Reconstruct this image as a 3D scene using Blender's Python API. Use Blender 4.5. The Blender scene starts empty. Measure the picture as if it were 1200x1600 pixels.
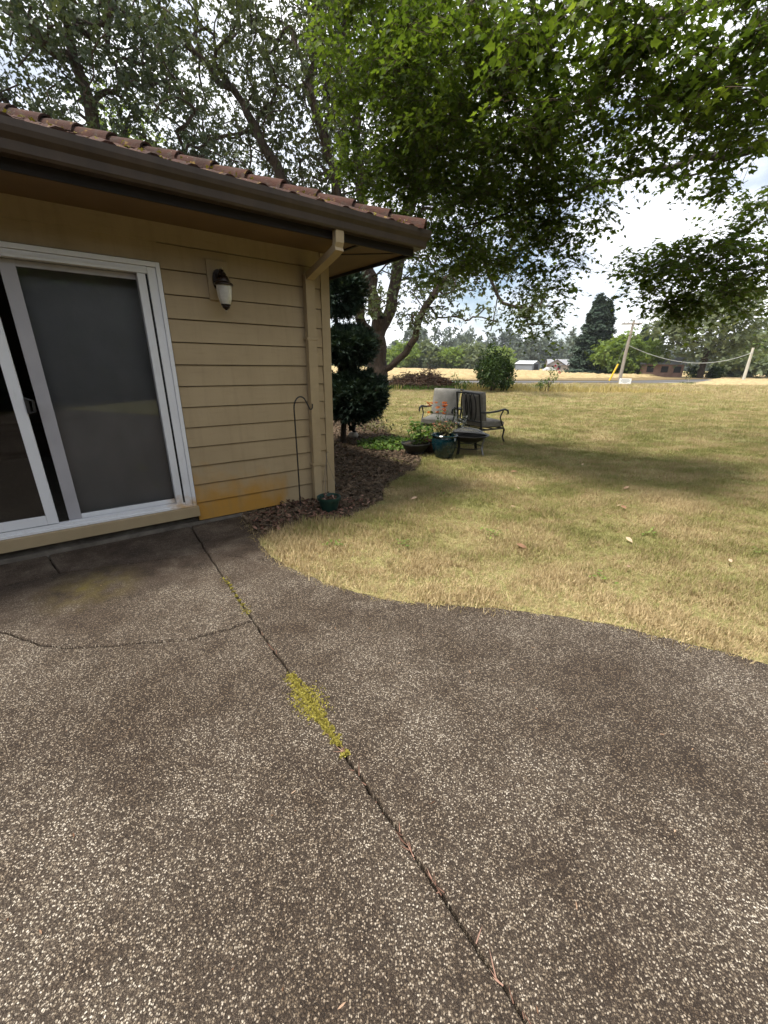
import bpy, bmesh, math, random
import numpy as np
from mathutils import Vector, Matrix, Euler, Quaternion
R = math.radians
rng = np.random.default_rng(7)
random.seed(7)
sc = bpy.context.scene
C = sc.collection

# ------------------------------------------------------------------ camera
cam_data = bpy.data.cameras.new('camera')
cam = bpy.data.objects.new('camera', cam_data)
C.objects.link(cam)
cam_data.sensor_fit = 'VERTICAL'
cam_data.sensor_height = 36.0
cam_data.lens = 626.99 / 1600 * 36.0
cam_data.clip_start = 0.03
cam_data.clip_end = 6000
_p, _r = R(20.463), R(-0.955)
_D = Vector((0, math.cos(_p), -math.sin(_p)))
_X0 = Vector((1, 0, 0)); _U0 = _X0.cross(_D)
_ex = _X0 * math.cos(_r) - _U0 * math.sin(_r)
_ey = -_X0 * math.sin(_r) - _U0 * math.cos(_r)
_M = Matrix((_ex, -_ey, -_D)).transposed().to_4x4()
_M.translation = (0, 0, 1.55)
cam.matrix_world = _M
sc.camera = cam

# ------------------------------------------------------------------ light
SUN_EL, SUN_AZ = R(66), math.atan2(-0.88, -0.47)      # azimuth of the sun measured from +Y towards +X
w = bpy.data.worlds.new('World'); sc.world = w; w.use_nodes = True
nt = w.node_tree; nt.nodes.clear()
def wn(t): return nt.nodes.new(t)
sky = wn('ShaderNodeTexSky'); sky.sky_type = 'NISHITA'; sky.sun_disc = False
sky.sun_elevation = SUN_EL; sky.sun_rotation = SUN_AZ % (2 * math.pi)
sky.air_density = 1.0; sky.dust_density = 1.5
tc = wn('ShaderNodeTexCoord')
mp = wn('ShaderNodeMapping'); mp.inputs['Scale'].default_value = (1, 1, 2.2); mp.inputs['Location'].default_value = (0.35, 0.1, 0.2)
nz = wn('ShaderNodeTexNoise'); nz.inputs['Scale'].default_value = 2.3; nz.inputs['Detail'].default_value = 7; nz.inputs['Roughness'].default_value = 0.55
cr = wn('ShaderNodeValToRGB'); cr.color_ramp.elements[0].position = 0.375; cr.color_ramp.elements[1].position = 0.515
nz2 = wn('ShaderNodeTexNoise'); nz2.inputs['Scale'].default_value = 4.0; nz2.inputs['Detail'].default_value = 5
cc = wn('ShaderNodeValToRGB')
cc.color_ramp.elements[0].position = 0.35; cc.color_ramp.elements[0].color = (5.2, 5.7, 6.6, 1)
cc.color_ramp.elements[1].position = 0.62; cc.color_ramp.elements[1].color = (12.0, 12.1, 12.3, 1)
mx = wn('ShaderNodeMix'); mx.data_type = 'RGBA'
bg = wn('ShaderNodeBackground'); bg.inputs['Strength'].default_value = 0.092
ow = wn('ShaderNodeOutputWorld')
L = nt.links.new
L(tc.outputs['Generated'], mp.inputs['Vector']); L(mp.outputs['Vector'], nz.inputs['Vector']); L(mp.outputs['Vector'], nz2.inputs['Vector'])
L(nz.outputs['Fac'], cr.inputs['Fac']); L(nz2.outputs['Fac'], cc.inputs['Fac'])
L(cr.outputs['Color'], mx.inputs[0]); L(sky.outputs['Color'], mx.inputs[6]); L(cc.outputs['Color'], mx.inputs[7])
L(mx.outputs[2], bg.inputs['Color']); L(bg.outputs['Background'], ow.inputs['Surface'])

sl = bpy.data.lights.new('sun', 'SUN'); sl.energy = 4.0; sl.angle = R(15); sl.color = (1.0, 0.95, 0.86)
so = bpy.data.objects.new('sun', sl); C.objects.link(so)
so.location = (-20, -15, 40)
so.rotation_euler = Vector((math.sin(SUN_AZ) * math.cos(SUN_EL), math.cos(SUN_AZ) * math.cos(SUN_EL), math.sin(SUN_EL))).to_track_quat('Z', 'Y').to_euler()
sc.view_settings.view_transform = 'Standard'; sc.view_settings.look = 'None'
sc.view_settings.gamma = 1; sc.view_settings.exposure = 0.88; sc.view_settings.use_curve_mapping = False
sc.cycles.max_bounces = 5; sc.cycles.transparent_max_bounces = 8; sc.cycles.diffuse_bounces = 2; sc.cycles.glossy_bounces = 2; sc.cycles.transmission_bounces = 4; sc.cycles.volume_bounces = 0; sc.cycles.caustics_reflective = False; sc.cycles.caustics_refractive = False; sc.cycles.adaptive_threshold = 0.02

# ------------------------------------------------------------------ materials
MATS = {}
class NB:
    """small helper round a material's node tree"""
    def __init__(s, name):
        s.m = bpy.data.materials.new(name); s.m.use_nodes = True
        s.t = s.m.node_tree; s.t.nodes.clear(); MATS[name] = s.m
        s.out = s.n('ShaderNodeOutputMaterial')
    def n(s, t, **kw):
        nd = s.t.nodes.new(t)
        for k, v in kw.items():
            if k in nd.inputs: nd.inputs[k].default_value = v
            else: setattr(nd, k, v)
        return nd
    def l(s, a, b): s.t.links.new(a, b)
    def pos(s, scale=(1, 1, 1), rot=(0, 0, 0), obj=False):
        mp = s.n('ShaderNodeMapping'); mp.inputs['Scale'].default_value = scale; mp.inputs['Rotation'].default_value = rot
        if obj: s.l(s.n('ShaderNodeTexCoord').outputs['Object'], mp.inputs['Vector'])
        else: s.l(s.n('ShaderNodeNewGeometry').outputs['Position'], mp.inputs['Vector'])
        return mp.outputs['Vector']
    def noise(s, vec, scale, detail=4, rough=0.55):
        nd = s.n('ShaderNodeTexNoise'); nd.inputs['Scale'].default_value = scale
        nd.inputs['Detail'].default_value = detail; nd.inputs['Roughness'].default_value = rough
        s.l(vec, nd.inputs['Vector']); return nd.outputs['Fac']
    def ramp(s, fac, stops):
        nd = s.n('ShaderNodeValToRGB'); e = nd.color_ramp.elements
        while len(e) < len(stops): e.new(0.5)
        for i, (p, c) in enumerate(stops):
            e[i].position = p
            e[i].color = (c, c, c, 1) if isinstance(c, (int, float)) else (*c, 1)
        s.l(fac, nd.inputs['Fac']); return nd.outputs['Color']
    def mix(s, fac, a, b, mode='MIX'):
        nd = s.n('ShaderNodeMix'); nd.data_type = 'RGBA'; nd.blend_type = mode
        for v, i in ((fac, 0), (a, 6), (b, 7)):
            if hasattr(v, 'links'): s.l(v, nd.inputs[i])
            elif i == 0: nd.inputs[0].default_value = v
            else: nd.inputs[i].default_value = (*v, 1)
        return nd.outputs[2]
    def math(s, op, a, b=0.0, c=None):
        nd = s.n('ShaderNodeMath'); nd.operation = op
        for v, i in ((a, 0), (b, 1), (c, 2)):
            if v is None: continue
            if hasattr(v, 'links'): s.l(v, nd.inputs[i])
            else: nd.inputs[i].default_value = v
        return nd.outputs[0]
    def bump(s, h, strength=0.3, dist=0.01):
        nd = s.n('ShaderNodeBump'); nd.inputs['Strength'].default_value = strength; nd.inputs['Distance'].default_value = dist
        s.l(h, nd.inputs['Height']); return nd.outputs['Normal']
    def bsdf(s, col, rough=0.7, normal=None, metallic=0.0, spec=0.3):
        p = s.n('ShaderNodeBsdfPrincipled')
        for v, k in ((col, 'Base Color'), (rough, 'Roughness')):
            if hasattr(v, 'links'): s.l(v, p.inputs[k])
            else: p.inputs[k].default_value = (*v, 1) if k == 'Base Color' else v
        p.inputs['Metallic'].default_value = metallic; p.inputs['Specular IOR Level'].default_value = spec
        if normal is not None: s.l(normal, p.inputs['Normal'])
        s.l(p.outputs[0], s.out.inputs['Surface']); return p

def simple(name, c1, c2=None, scale=6, rough=0.6, bump=0.1, metallic=0.0, spec=0.3, obj=True, stretch=(1, 1, 1), bscale=None, bdist=0.01):
    b = NB(name); c2 = c2 or tuple(x * 0.75 for x in c1)
    v = b.pos(stretch, obj=obj)
    col = b.ramp(b.noise(v, scale, 6), [(0.3, c2), (0.7, c1)])
    nrm = b.bump(b.noise(v, bscale or scale * 6, 4), bump, bdist) if bump else None
    b.bsdf(col, rough, nrm, metallic, spec); return b.m

def leaf_mat(name, dark, mid, light, trans=0.35, rough=0.55):
    b = NB(name)
    at = b.n('ShaderNodeAttribute'); at.attribute_name = 'tint'
    col = b.ramp(at.outputs['Fac'], [(0.0, dark), (0.55, mid), (1.0, light)])
    p = b.n('ShaderNodeBsdfPrincipled'); p.inputs['Roughness'].default_value = rough; p.inputs['Specular IOR Level'].default_value = 0.18
    b.l(col, p.inputs['Base Color'])
    tr = b.n('ShaderNodeBsdfTranslucent')
    tcol = b.mix(1.0, col, (1.25, 1.25, 0.5), 'MULTIPLY'); b.l(tcol, tr.inputs['Color'])
    ms = b.n('ShaderNodeMixShader'); ms.inputs[0].default_value = trans
    b.l(p.outputs[0], ms.inputs[1]); b.l(tr.outputs[0], ms.inputs[2]); b.l(ms.outputs[0], b.out.inputs['Surface'])
    return b.m

# siding paint (tan) with the rusty yellow stain low by the door
HA = R(37.0)                       # house yaw
HP = Vector((-2.509, 3.262, 0.0))  # a point on the foundation line
def siding():
    b = NB('siding_paint')
    g = b.n('ShaderNodeNewGeometry')
    mp = b.n('ShaderNodeMapping'); mp.vector_type = 'TEXTURE'
    mp.inputs['Location'].default_value = HP; mp.inputs['Rotation'].default_value = (0, 0, HA)
    b.l(g.outputs['Position'], mp.inputs['Vector'])
    sp = b.n('ShaderNodeSeparateXYZ'); b.l(mp.outputs['Vector'], sp.inputs[0])
    v = mp.outputs['Vector']
    st = b.pos((1, 1, 9))
    base = b.ramp(b.noise(v, 2.2, 6), [(0.3, (0.345, 0.262, 0.152)), (0.7, (0.405, 0.312, 0.186))])
    base = b.mix(b.ramp(b.noise(v, 7, 5), [(0.60, 0.0), (0.78, 0.22)]), base, (0.25, 0.19, 0.11))
    # stain: bottom, from the door to about 1.75 m along
    zf = b.math('SUBTRACT', 1.0, b.math('MULTIPLY', b.math('ADD', sp.outputs['Z'], b.math('MULTIPLY', b.math('SUBTRACT', sp.outputs['X'], 0.8), 0.16)), 1.75))
    xf = b.math('MULTIPLY', b.math('SUBTRACT', 1.78, sp.outputs['X']), 5.0)
    xl = b.math('MULTIPLY', b.math('SUBTRACT', sp.outputs['X'], 0.70), 8.0)
    f = b.math('MINIMUM', b.math('MINIMUM', zf, xf), xl)
    f = b.math('ADD', f, b.math('MULTIPLY', b.math('SUBTRACT', b.noise(v, 6, 5), 0.5), 0.9))
    f = b.ramp(f, [(0.0, 0.0), (0.6, 0.95)])
    col = b.mix(f, base, (0.42, 0.215, 0.035))
    # dirt at board foot
    col = b.mix(b.ramp(b.noise(st, 5, 4), [(0.55, 0.0), (0.9, 0.35)]), col, (0.22, 0.16, 0.08))
    col = b.mix(b.ramp(b.noise(b.pos((1, 1, .05)), 16, 5, .65), [(0.50, 0.0), (0.75, 0.28)]), col, (0.20, 0.15, 0.085))
    nrm = b.bump(b.noise(b.pos((1, 1, 12)), 60, 4), 0.12, 0.004)
    b.bsdf(col, 0.6, nrm, spec=0.3); return b.m
siding()
simple('trim_paint', (0.40, 0.31, 0.185), (0.34, 0.262, 0.155), 5, 0.55, 0.08)
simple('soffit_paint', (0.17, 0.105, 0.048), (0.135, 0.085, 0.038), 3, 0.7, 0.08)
simple('gutter_brown', (0.058, 0.038, 0.023), (0.038, 0.025, 0.015), 9, 0.5, 0.08, spec=0.4, stretch=(1, 1, .25))
simple('fascia_dark', (0.016, 0.011, 0.008), (0.010, 0.007, 0.005), 4, 0.7, 0.1)
simple('roof_felt', (0.05, 0.04, 0.035), None, 5, 0.9, 0.2)
simple('concrete', (0.20, 0.175, 0.145), (0.10, 0.085, 0.07), 9, 0.9, 0.4, bscale=90)
simple('interior_wall', (0.25, 0.19, 0.12), None, 2, 0.8, 0.0)
simple('carpet', (0.24, 0.22, 0.18), (0.18, 0.165, 0.13), 30, 0.95, 0.4, bscale=250)
simple('curtain', (0.70, 0.71, 0.70), (0.54, 0.55, 0.545), 2.2, 0.85, 0.05, stretch=(1, 1, .6))
simple('vinyl_shaded', (0.42, 0.41, 0.43), (0.36, 0.35, 0.37), 3, 0.45, 0.0)  # white vinyl darkened: shade on the inner panel is put into the colour
simple('black_metal', (0.022, 0.020, 0.019), (0.012, 0.011, 0.010), 20, 0.45, 0.1, spec=0.5)
simple('bronze', (0.035, 0.020, 0.012), (0.018, 0.011, 0.008), 25, 0.32, 0.15, metallic=0.5, spec=0.5)
simple('brass_tip', (0.45, 0.36, 0.22), None, 25, 0.3, 0.0, metallic=0.6)
simple('wire_steel', (0.20, 0.19, 0.18), None, 25, 0.5, 0.0, metallic=0.5)
simple('fabric_grey', (0.26, 0.235, 0.20), (0.19, 0.17, 0.145), 14, 0.95, 0.4, bscale=220, bdist=0.004)
simple('fabric_light', (0.33, 0.31, 0.27), (0.23, 0.215, 0.185), 8, 0.95, 0.4, bscale=220, bdist=0.004)
simple('plastic_green', (0.018, 0.050, 0.038), (0.012, 0.034, 0.026), 12, 0.4, 0.1)
simple('plastic_dark', (0.030, 0.030, 0.026), (0.018, 0.018, 0.016), 12, 0.5, 0.2)
simple('clay_brown', (0.10, 0.050, 0.032), None, 12, 0.7, 0.2)
simple('soil', (0.045, 0.030, 0.020), (0.022, 0.015, 0.010), 40, 0.95, 0.6, bscale=120)
simple('joint_dirt', (0.020, 0.014, 0.009), (0.008, 0.006, 0.004), 60, 0.95, 0.5, obj=False)
simple('bark', (0.070, 0.048, 0.034), (0.022, 0.015, 0.011), 5, 0.95, 0.9, obj=False, stretch=(3, 3, .6), bscale=14, bdist=0.06)
simple('bark_grey', (0.085, 0.072, 0.058), (0.035, 0.030, 0.024), 5, 0.95, 0.8, obj=False, stretch=(3, 3, 1), bscale=20, bdist=0.03)
simple('twig_brown', (0.11, 0.075, 0.05), (0.045, 0.03, 0.02), 9, 0.9, 0.3, obj=False)
simple('dead_twig', (0.19, 0.13, 0.085), (0.07, 0.045, 0.03), 3, 0.9, 0.3, obj=False)
simple('pole_wood', (0.34, 0.30, 0.25), (0.22, 0.19, 0.155), 3, 0.9, 0.3, stretch=(4, 4, .3))
simple('pole_pale', (0.55, 0.52, 0.43), (0.42, 0.40, 0.33), 3, 0.9, 0.2, stretch=(4, 4, .3))
simple('yellow_plastic', (0.72, 0.47, 0.03), None, 4, 0.4, 0.0)
simple('sign_white', (0.80, 0.80, 0.78), (0.72, 0.72, 0.70), 4, 0.5, 0.0)
simple('sign_ink', (0.25, 0.27, 0.30), None, 4, 0.6, 0.0)
simple('cable_grey', (0.45, 0.45, 0.42), None, 4, 0.5, 0.0)
simple('barn_grey', (0.20, 0.215, 0.24), (0.165, 0.18, 0.20), .4, 0.6, 0.0)
simple('barn_roof', (0.62, 0.63, 0.64), (0.52, 0.53, 0.55), .5, 0.45, 0.0)
simple('shed_tan', (0.36, 0.31, 0.26), (0.31, 0.265, 0.22), .6, 0.7, 0.0)
simple('shed_roof', (0.26, 0.26, 0.275), (0.21, 0.21, 0.22), .8, 0.7, 0.0)
simple('dark_opening', (0.02, 0.02, 0.022), None, 2, 0.6, 0.0)
simple('car_white', (0.75, 0.76, 0.78), None, 2, 0.25, 0.0, spec=0.5)
simple('road_asphalt', (0.115, 0.11, 0.108), (0.085, 0.082, 0.080), .8, 0.9, 0.3, obj=False, bscale=40)
simple('gravel_pale', (0.36, 0.33, 0.29), (0.26, 0.24, 0.21), 2, 0.95, 0.4, obj=False, bscale=30)
simple('hill_green', (0.06, 0.085, 0.045), (0.04, 0.06, 0.035), .05, 0.95, 0.0, obj=False)
simple('mulch_chip', (0.19, 0.135, 0.088), (0.045, 0.030, 0.019), 14, 0.95, 0.3, obj=False)
simple('figure_black', (0.012, 0.012, 0.013), None, 14, 0.6, 0.1)
simple('stone_pale', (0.42, 0.38, 0.33), (0.28, 0.25, 0.21), 14, 0.9, 0.3)

def vinyl():
    b = NB('vinyl_white')
    g = b.n('ShaderNodeNewGeometry')
    mp = b.n('ShaderNodeMapping'); mp.vector_type = 'TEXTURE'
    mp.inputs['Location'].default_value = HP; mp.inputs['Rotation'].default_value = (0, 0, HA)
    b.l(g.outputs['Position'], mp.inputs['Vector'])
    sp = b.n('ShaderNodeSeparateXYZ'); b.l(mp.outputs['Vector'], sp.inputs[0]); v = mp.outputs['Vector']
    base = b.ramp(b.noise(v, 3, 5), [(0.3, (0.70, 0.71, 0.73)), (0.7, (0.77, 0.78, 0.80))])
    base = b.mix(b.ramp(b.noise(b.pos((1, 1, .3)), 26, 5), [(0.58, 0.0), (0.8, 0.25)]), base, (0.45, 0.42, 0.38))
    f = b.math('MINIMUM', b.math('SUBTRACT', 1.0, b.math('MULTIPLY', b.math('SUBTRACT', sp.outputs['Z'], 0.16), 4.0)), b.math('MULTIPLY', b.math('SUBTRACT', sp.outputs['X'], 0.48), 4.0))
    f = b.math('ADD', f, b.math('MULTIPLY', b.math('SUBTRACT', b.noise(v, 14, 5), 0.5), 1.3))
    col = b.mix(b.ramp(f, [(0.25, 0.0), (1.0, 0.85)]), base, (0.50, 0.27, 0.04))
    b.bsdf(col, 0.4, spec=0.4)
vinyl()

def tile_mat():
    b = NB('clay_tile')
    v = b.pos()
    col = b.ramp(b.noise(v, 3.0, 6), [(0.3, (0.032, 0.018, 0.014)), (0.55, (0.062, 0.028, 0.020)), (0.8, (0.088, 0.048, 0.036))])
    col = b.mix(b.ramp(b.noise(v, 16, 6), [(0.5, 0.0), (0.66, 0.75)]), col, (0.055, 0.040, 0.032))
    col = b.mix(b.ramp(b.noise(v, 9, 4), [(0.62, 0.0), (0.70, 0.8)]), col, (0.20, 0.13, 0.035))
    col = b.mix(b.ramp(b.noise(v, 37, 3), [(0.70, 0.0), (0.74, 0.8)]), col, (0.36, 0.34, 0.28))
    b.bsdf(col, 0.95, b.bump(b.noise(v, 60, 5), 0.7, 0.012), spec=0.2)
tile_mat()

def glass(name, tint, refl=1.0):
    b = NB(name)
    t = b.n('ShaderNodeBsdfTransparent'); t.inputs[0].default_value = (*tint, 1)
    g = b.n('ShaderNodeBsdfGlossy'); g.inputs['Roughness'].default_value = 0.02
    fr = b.n('ShaderNodeFresnel'); fr.inputs[0].default_value = 1.5
    m = b.n('ShaderNodeMixShader'); b.l(b.math('MULTIPLY', fr.outputs[0], refl), m.inputs[0])
    b.l(t.outputs[0], m.inputs[1]); b.l(g.outputs[0], m.inputs[2]); b.l(m.outputs[0], b.out.inputs['Surface'])
glass('pane_glass', (0.75, 0.75, 0.76))
def frosted():
    b = NB('frosted_glass')
    v = b.pos(obj=True)
    p = b.bsdf(b.ramp(b.noise(v, 30, 4), [(0.3, (0.55, 0.53, 0.47)), (0.7, (0.68, 0.66, 0.60))]), 0.35, b.bump(b.noise(v, 60, 2), 0.3, 0.004))
    p.inputs['Transmission Weight'].default_value = 0.25
frosted()
def glaze():
    b = NB('teal_glaze')
    v = b.pos((1, 1, .5), obj=True)
    col = b.ramp(b.noise(v, 7, 6), [(0.25, (0.002, 0.009, 0.013)), (0.55, (0.003, 0.018, 0.024)), (0.8, (0.008, 0.045, 0.050))])
    p = b.bsdf(col, 0.12, b.bump(b.noise(v, 25, 3), 0.1, 0.01), spec=0.6)
glaze()
def mesh_screen():
    b = NB('spark_mesh')
    d = b.n('ShaderNodeBsdfPrincipled'); d.inputs['Base Color'].default_value = (0.10, 0.10, 0.10, 1); d.inputs['Roughness'].default_value = 0.5
    t = b.n('ShaderNodeBsdfTransparent'); m = b.n('ShaderNodeMixShader'); m.inputs[0].default_value = 0.62
    b.l(t.outputs[0], m.inputs[1]); b.l(d.outputs[0], m.inputs[2]); b.l(m.outputs[0], b.out.inputs['Surface'])
mesh_screen()

def aggregate():
    b = NB('exposed_aggregate')
    v = b.pos()
    wv = b.n('ShaderNodeVectorMath'); wv.operation = 'ADD'
    nn = b.n('ShaderNodeTexNoise'); nn.inputs['Scale'].default_value = 60; nn.inputs['Detail'].default_value = 2; b.l(v, nn.inputs['Vector'])
    sc_ = b.n('ShaderNodeVectorMath'); sc_.operation = 'SCALE'; sc_.inputs['Scale'].default_value = 0.010
    b.l(nn.outputs['Color'], sc_.inputs[0]); b.l(v, wv.inputs[0]); b.l(sc_.outputs[0], wv.inputs[1])
    def voro(scale, feat='F1'):
        vo = b.n('ShaderNodeTexVoronoi'); vo.voronoi_dimensions = '2D'; vo.feature = feat; vo.inputs['Scale'].default_value = scale
        b.l(wv.outputs[0], vo.inputs['Vector']); return vo
    va = voro(165); vb = voro(300)
    sa = b.n('ShaderNodeSeparateColor'); b.l(va.outputs['Color'], sa.inputs[0])
    sb = b.n('ShaderNodeSeparateColor'); b.l(vb.outputs['Color'], sb.inputs[0])
    peb = b.ramp(sa.outputs[0], [(0.0, (0.036, 0.025, 0.018)), (0.40, (0.080, 0.058, 0.041)), (0.58, (0.17, 0.132, 0.096)), (0.76, (0.31, 0.255, 0.188)), (1.0, (0.64, 0.575, 0.48))])
    peb2 = b.ramp(sb.outputs[1], [(0.0, (0.045, 0.034, 0.026)), (0.6, (0.125, 0.094, 0.066)), (1.0, (0.36, 0.30, 0.235))])
    size = b.ramp(va.outputs['Distance'], [(0.36, 1.0), (0.50, 0.0)])
    big = b.math('MULTIPLY', size, b.ramp(sa.outputs[1], [(0.05, 0.0), (0.1, 1.0)]))
    matrix = b.ramp(b.noise(v, 260, 3), [(0.3, (0.024, 0.017, 0.012)), (0.7, (0.070, 0.051, 0.036))])
    fine = b.mix(b.ramp(vb.outputs['Distance'], [(0.25, 1.0), (0.45, 0.0)]), matrix, peb2)
    col = b.mix(big, fine, peb)
    # dirt film: large stains, worn lighter lanes
    worn = b.ramp(b.noise(v, 1.0, 6, 0.65), [(0.40, 0.0), (0.60, 1.0)])
    dirt = b.mix(b.math('MULTIPLY', b.math('SUBTRACT', 1.0, worn), 0.75), col, b.mix(1.0, col, (0.40, 0.33, 0.265), 'MULTIPLY'))
    blot = b.ramp(b.noise(v, 5.5, 5, 0.6), [(0.46, 0.0), (0.72, 0.75)])
    dirt = b.mix(blot, dirt, b.mix(1.0, dirt, (0.5, 0.42, 0.35), 'MULTIPLY'))
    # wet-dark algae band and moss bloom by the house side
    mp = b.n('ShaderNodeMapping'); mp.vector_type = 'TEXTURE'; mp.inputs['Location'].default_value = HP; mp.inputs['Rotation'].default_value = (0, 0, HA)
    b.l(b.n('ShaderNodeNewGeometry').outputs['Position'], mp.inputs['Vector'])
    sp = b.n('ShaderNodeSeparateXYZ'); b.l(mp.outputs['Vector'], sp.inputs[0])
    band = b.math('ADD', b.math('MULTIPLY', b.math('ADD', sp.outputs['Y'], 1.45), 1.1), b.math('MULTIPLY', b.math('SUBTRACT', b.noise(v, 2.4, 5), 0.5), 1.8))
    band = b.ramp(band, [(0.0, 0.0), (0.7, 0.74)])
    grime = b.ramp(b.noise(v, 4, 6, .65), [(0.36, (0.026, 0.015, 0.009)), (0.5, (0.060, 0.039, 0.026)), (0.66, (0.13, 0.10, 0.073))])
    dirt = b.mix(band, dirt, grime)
    # greenish bloom
    dx = b.math('ADD', sp.outputs['X'], 0.12); dy = b.math('ADD', sp.outputs['Y'], 0.85)
    rr = b.math('SQRT', b.math('ADD', b.math('MULTIPLY', dx, dx), b.math('MULTIPLY', dy, dy)))
    gm = b.math('MULTIPLY', b.ramp(rr, [(0.02, 1.0), (0.38, 0.0)]), b.ramp(b.noise(v, 9, 5), [(0.35, 0.0), (0.7, 0.85)]))
    dirt = b.mix(gm, dirt, (0.17, 0.13, 0.025))
    hgt = b.math('ADD', b.math('MULTIPLY', big, 0.9), b.ramp(vb.outputs['Distance'], [(0.1, 0.5), (0.5, 0.0)]))
    hgt = b.math('ADD', hgt, b.math('MULTIPLY', b.noise(v, 300, 2), 0.4))
    b.bsdf(dirt, 0.72, b.bump(hgt, 0.75, 0.006), spec=0.35)
aggregate()

def lawn_soil():
    b = NB('lawn_turf')
    v = b.pos()
    gp = b.n('ShaderNodeNewGeometry'); sp = b.n('ShaderNodeSeparateXYZ'); b.l(gp.outputs['Position'], sp.inputs[0])
    fine = b.noise(b.pos((1, 1, 1)), 55, 5, 0.7)
    a = b.ramp(fine, [(0.3, (0.16, 0.12, 0.06)), (0.7, (0.44, 0.345, 0.185))])          # straw
    g = b.ramp(fine, [(0.3, (0.10, 0.100, 0.036)), (0.7, (0.31, 0.280, 0.115))])          # green
    n1 = b.noise(b.pos((.35, 1, 1), (0, 0, R(12))), 0.9, 5, 0.6)
    far = b.math('MULTIPLY', b.math('SUBTRACT', sp.outputs['Y'], 24.0), 0.005)
    f = b.ramp(b.math('SUBTRACT', n1, far), [(0.38, 0.0), (0.58, 1.0)])
    b.bsdf(b.mix(f, a, g), 0.95, b.bump(b.noise(v, 40, 4), 0.8, 0.03), spec=0.1)
lawn_soil()
def grass_mat():
    b = NB('grass_blade')
    v = b.pos()
    gp = b.n('ShaderNodeNewGeometry'); sp = b.n('ShaderNodeSeparateXYZ'); b.l(gp.outputs['Position'], sp.inputs[0])
    oi = b.n('ShaderNodeObjectInfo')
    n1 = b.noise(b.pos((.6, 1, 1), (0, 0, R(12))), 1.5, 5, 0.6)
    at = b.n('ShaderNodeAttribute'); at.attribute_name = 'dry'; at.attribute_type = 'INSTANCER'
    f = b.math('ADD', n1, b.math('MULTIPLY', b.math('SUBTRACT', oi.outputs['Random'], 0.5), 0.3))
    f = b.math('SUBTRACT', f, b.math('ADD', at.outputs['Fac'], 0.04))
    green = b.ramp(oi.outputs['Random'], [(0.0, (0.13, 0.145, 0.042)), (1.0, (0.32, 0.305, 0.11))])
    straw = b.ramp(oi.outputs['Random'], [(0.0, (0.33, 0.245, 0.125)), (1.0, (0.66, 0.53, 0.31))])
    col = b.mix(b.ramp(f, [(0.43, 0.0), (0.58, 1.0)]), straw, green)
    p = b.n('ShaderNodeBsdfPrincipled'); p.inputs['Roughness'].default_value = 0.6; p.inputs['Specular IOR Level'].default_value = 0.2
    b.l(col, p.inputs['Base Color'])
    tr = b.n('ShaderNodeBsdfTranslucent'); b.l(col, tr.inputs['Color'])
    ms = b.n('ShaderNodeMixShader'); ms.inputs[0].default_value = 0.3
    b.l(p.outputs[0], ms.inputs[1]); b.l(tr.outputs[0], ms.inputs[2]); b.l(ms.outputs[0], b.out.inputs['Surface'])
grass_mat()
def field_mat():
    b = NB('stubble_field')
    v = b.pos()
    col = b.ramp(b.noise(b.pos((.15, 1, 1), (0, 0, R(15))), .5, 6), [(0.3, (0.135, 0.095, 0.048)), (0.7, (0.22, 0.165, 0.085))])
    b.bsdf(col, 0.95, b.bump(b.noise(v, 3, 5), 0.6, 0.15), spec=0.1)
field_mat()
simple('hay', (0.43, 0.335, 0.175), (0.27, 0.20, 0.10), 1.2, 0.95, 0.8, obj=False, bscale=7, bdist=0.1)
simple('verge_grass', (0.44, 0.34, 0.14), (0.20, 0.19, 0.065), .35, 0.95, 0.7, obj=False, stretch=(.35, 1.6, 1), bscale=8, bdist=0.06)
def mulch_mat():
    b = NB('bark_mulch')
    v = b.pos()
    col = b.ramp(b.noise(v, 30, 6, 0.7), [(0.3, (0.030, 0.022, 0.015)), (0.55, (0.105, 0.078, 0.053)), (0.8, (0.21, 0.165, 0.115))])
    b.bsdf(col, 0.95, b.bump(b.noise(v, 70, 6, 0.7), 1.0, 0.03), spec=0.15)
mulch_mat()
leaf_mat('maple_leaf', (0.032, 0.056, 0.012), (0.080, 0.122, 0.024), (0.18, 0.235, 0.042), 0.56)
leaf_mat('oak_leaf', (0.030, 0.042, 0.020), (0.068, 0.086, 0.040), (0.14, 0.16, 0.065), 0.25)
leaf_mat('dense_leaf', (0.024, 0.038, 0.022), (0.054, 0.074, 0.042), (0.12, 0.14, 0.066), 0.22)
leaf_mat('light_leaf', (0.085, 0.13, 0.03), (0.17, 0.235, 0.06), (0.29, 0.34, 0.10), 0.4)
leaf_mat('bush_leaf', (0.018, 0.036, 0.010), (0.040, 0.072, 0.020), (0.09, 0.13, 0.035), 0.2)
leaf_mat('yew_needle', (0.012, 0.024, 0.017), (0.030, 0.052, 0.036), (0.085, 0.120, 0.082), 0.1, 0.6)
leaf_mat('fir_needle', (0.018, 0.034, 0.022), (0.038, 0.060, 0.040), (0.070, 0.095, 0.060), 0.1, 0.7)
leaf_mat('far_leaf_hazed', (0.090, 0.115, 0.065), (0.155, 0.185, 0.105), (0.24, 0.27, 0.14), 0.3)  # lightened: distance haze is painted into the leaf colour
leaf_mat('far_forest', (0.065, 0.085, 0.068), (0.095, 0.120, 0.095), (0.14, 0.165, 0.115), 0.15)
leaf_mat('pot_leaf', (0.03, 0.07, 0.012), (0.085, 0.15, 0.03), (0.20, 0.28, 0.07), 0.35)
leaf_mat('olive_leaf', (0.05, 0.055, 0.02), (0.12, 0.12, 0.05), (0.24, 0.21, 0.11), 0.3)
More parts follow.
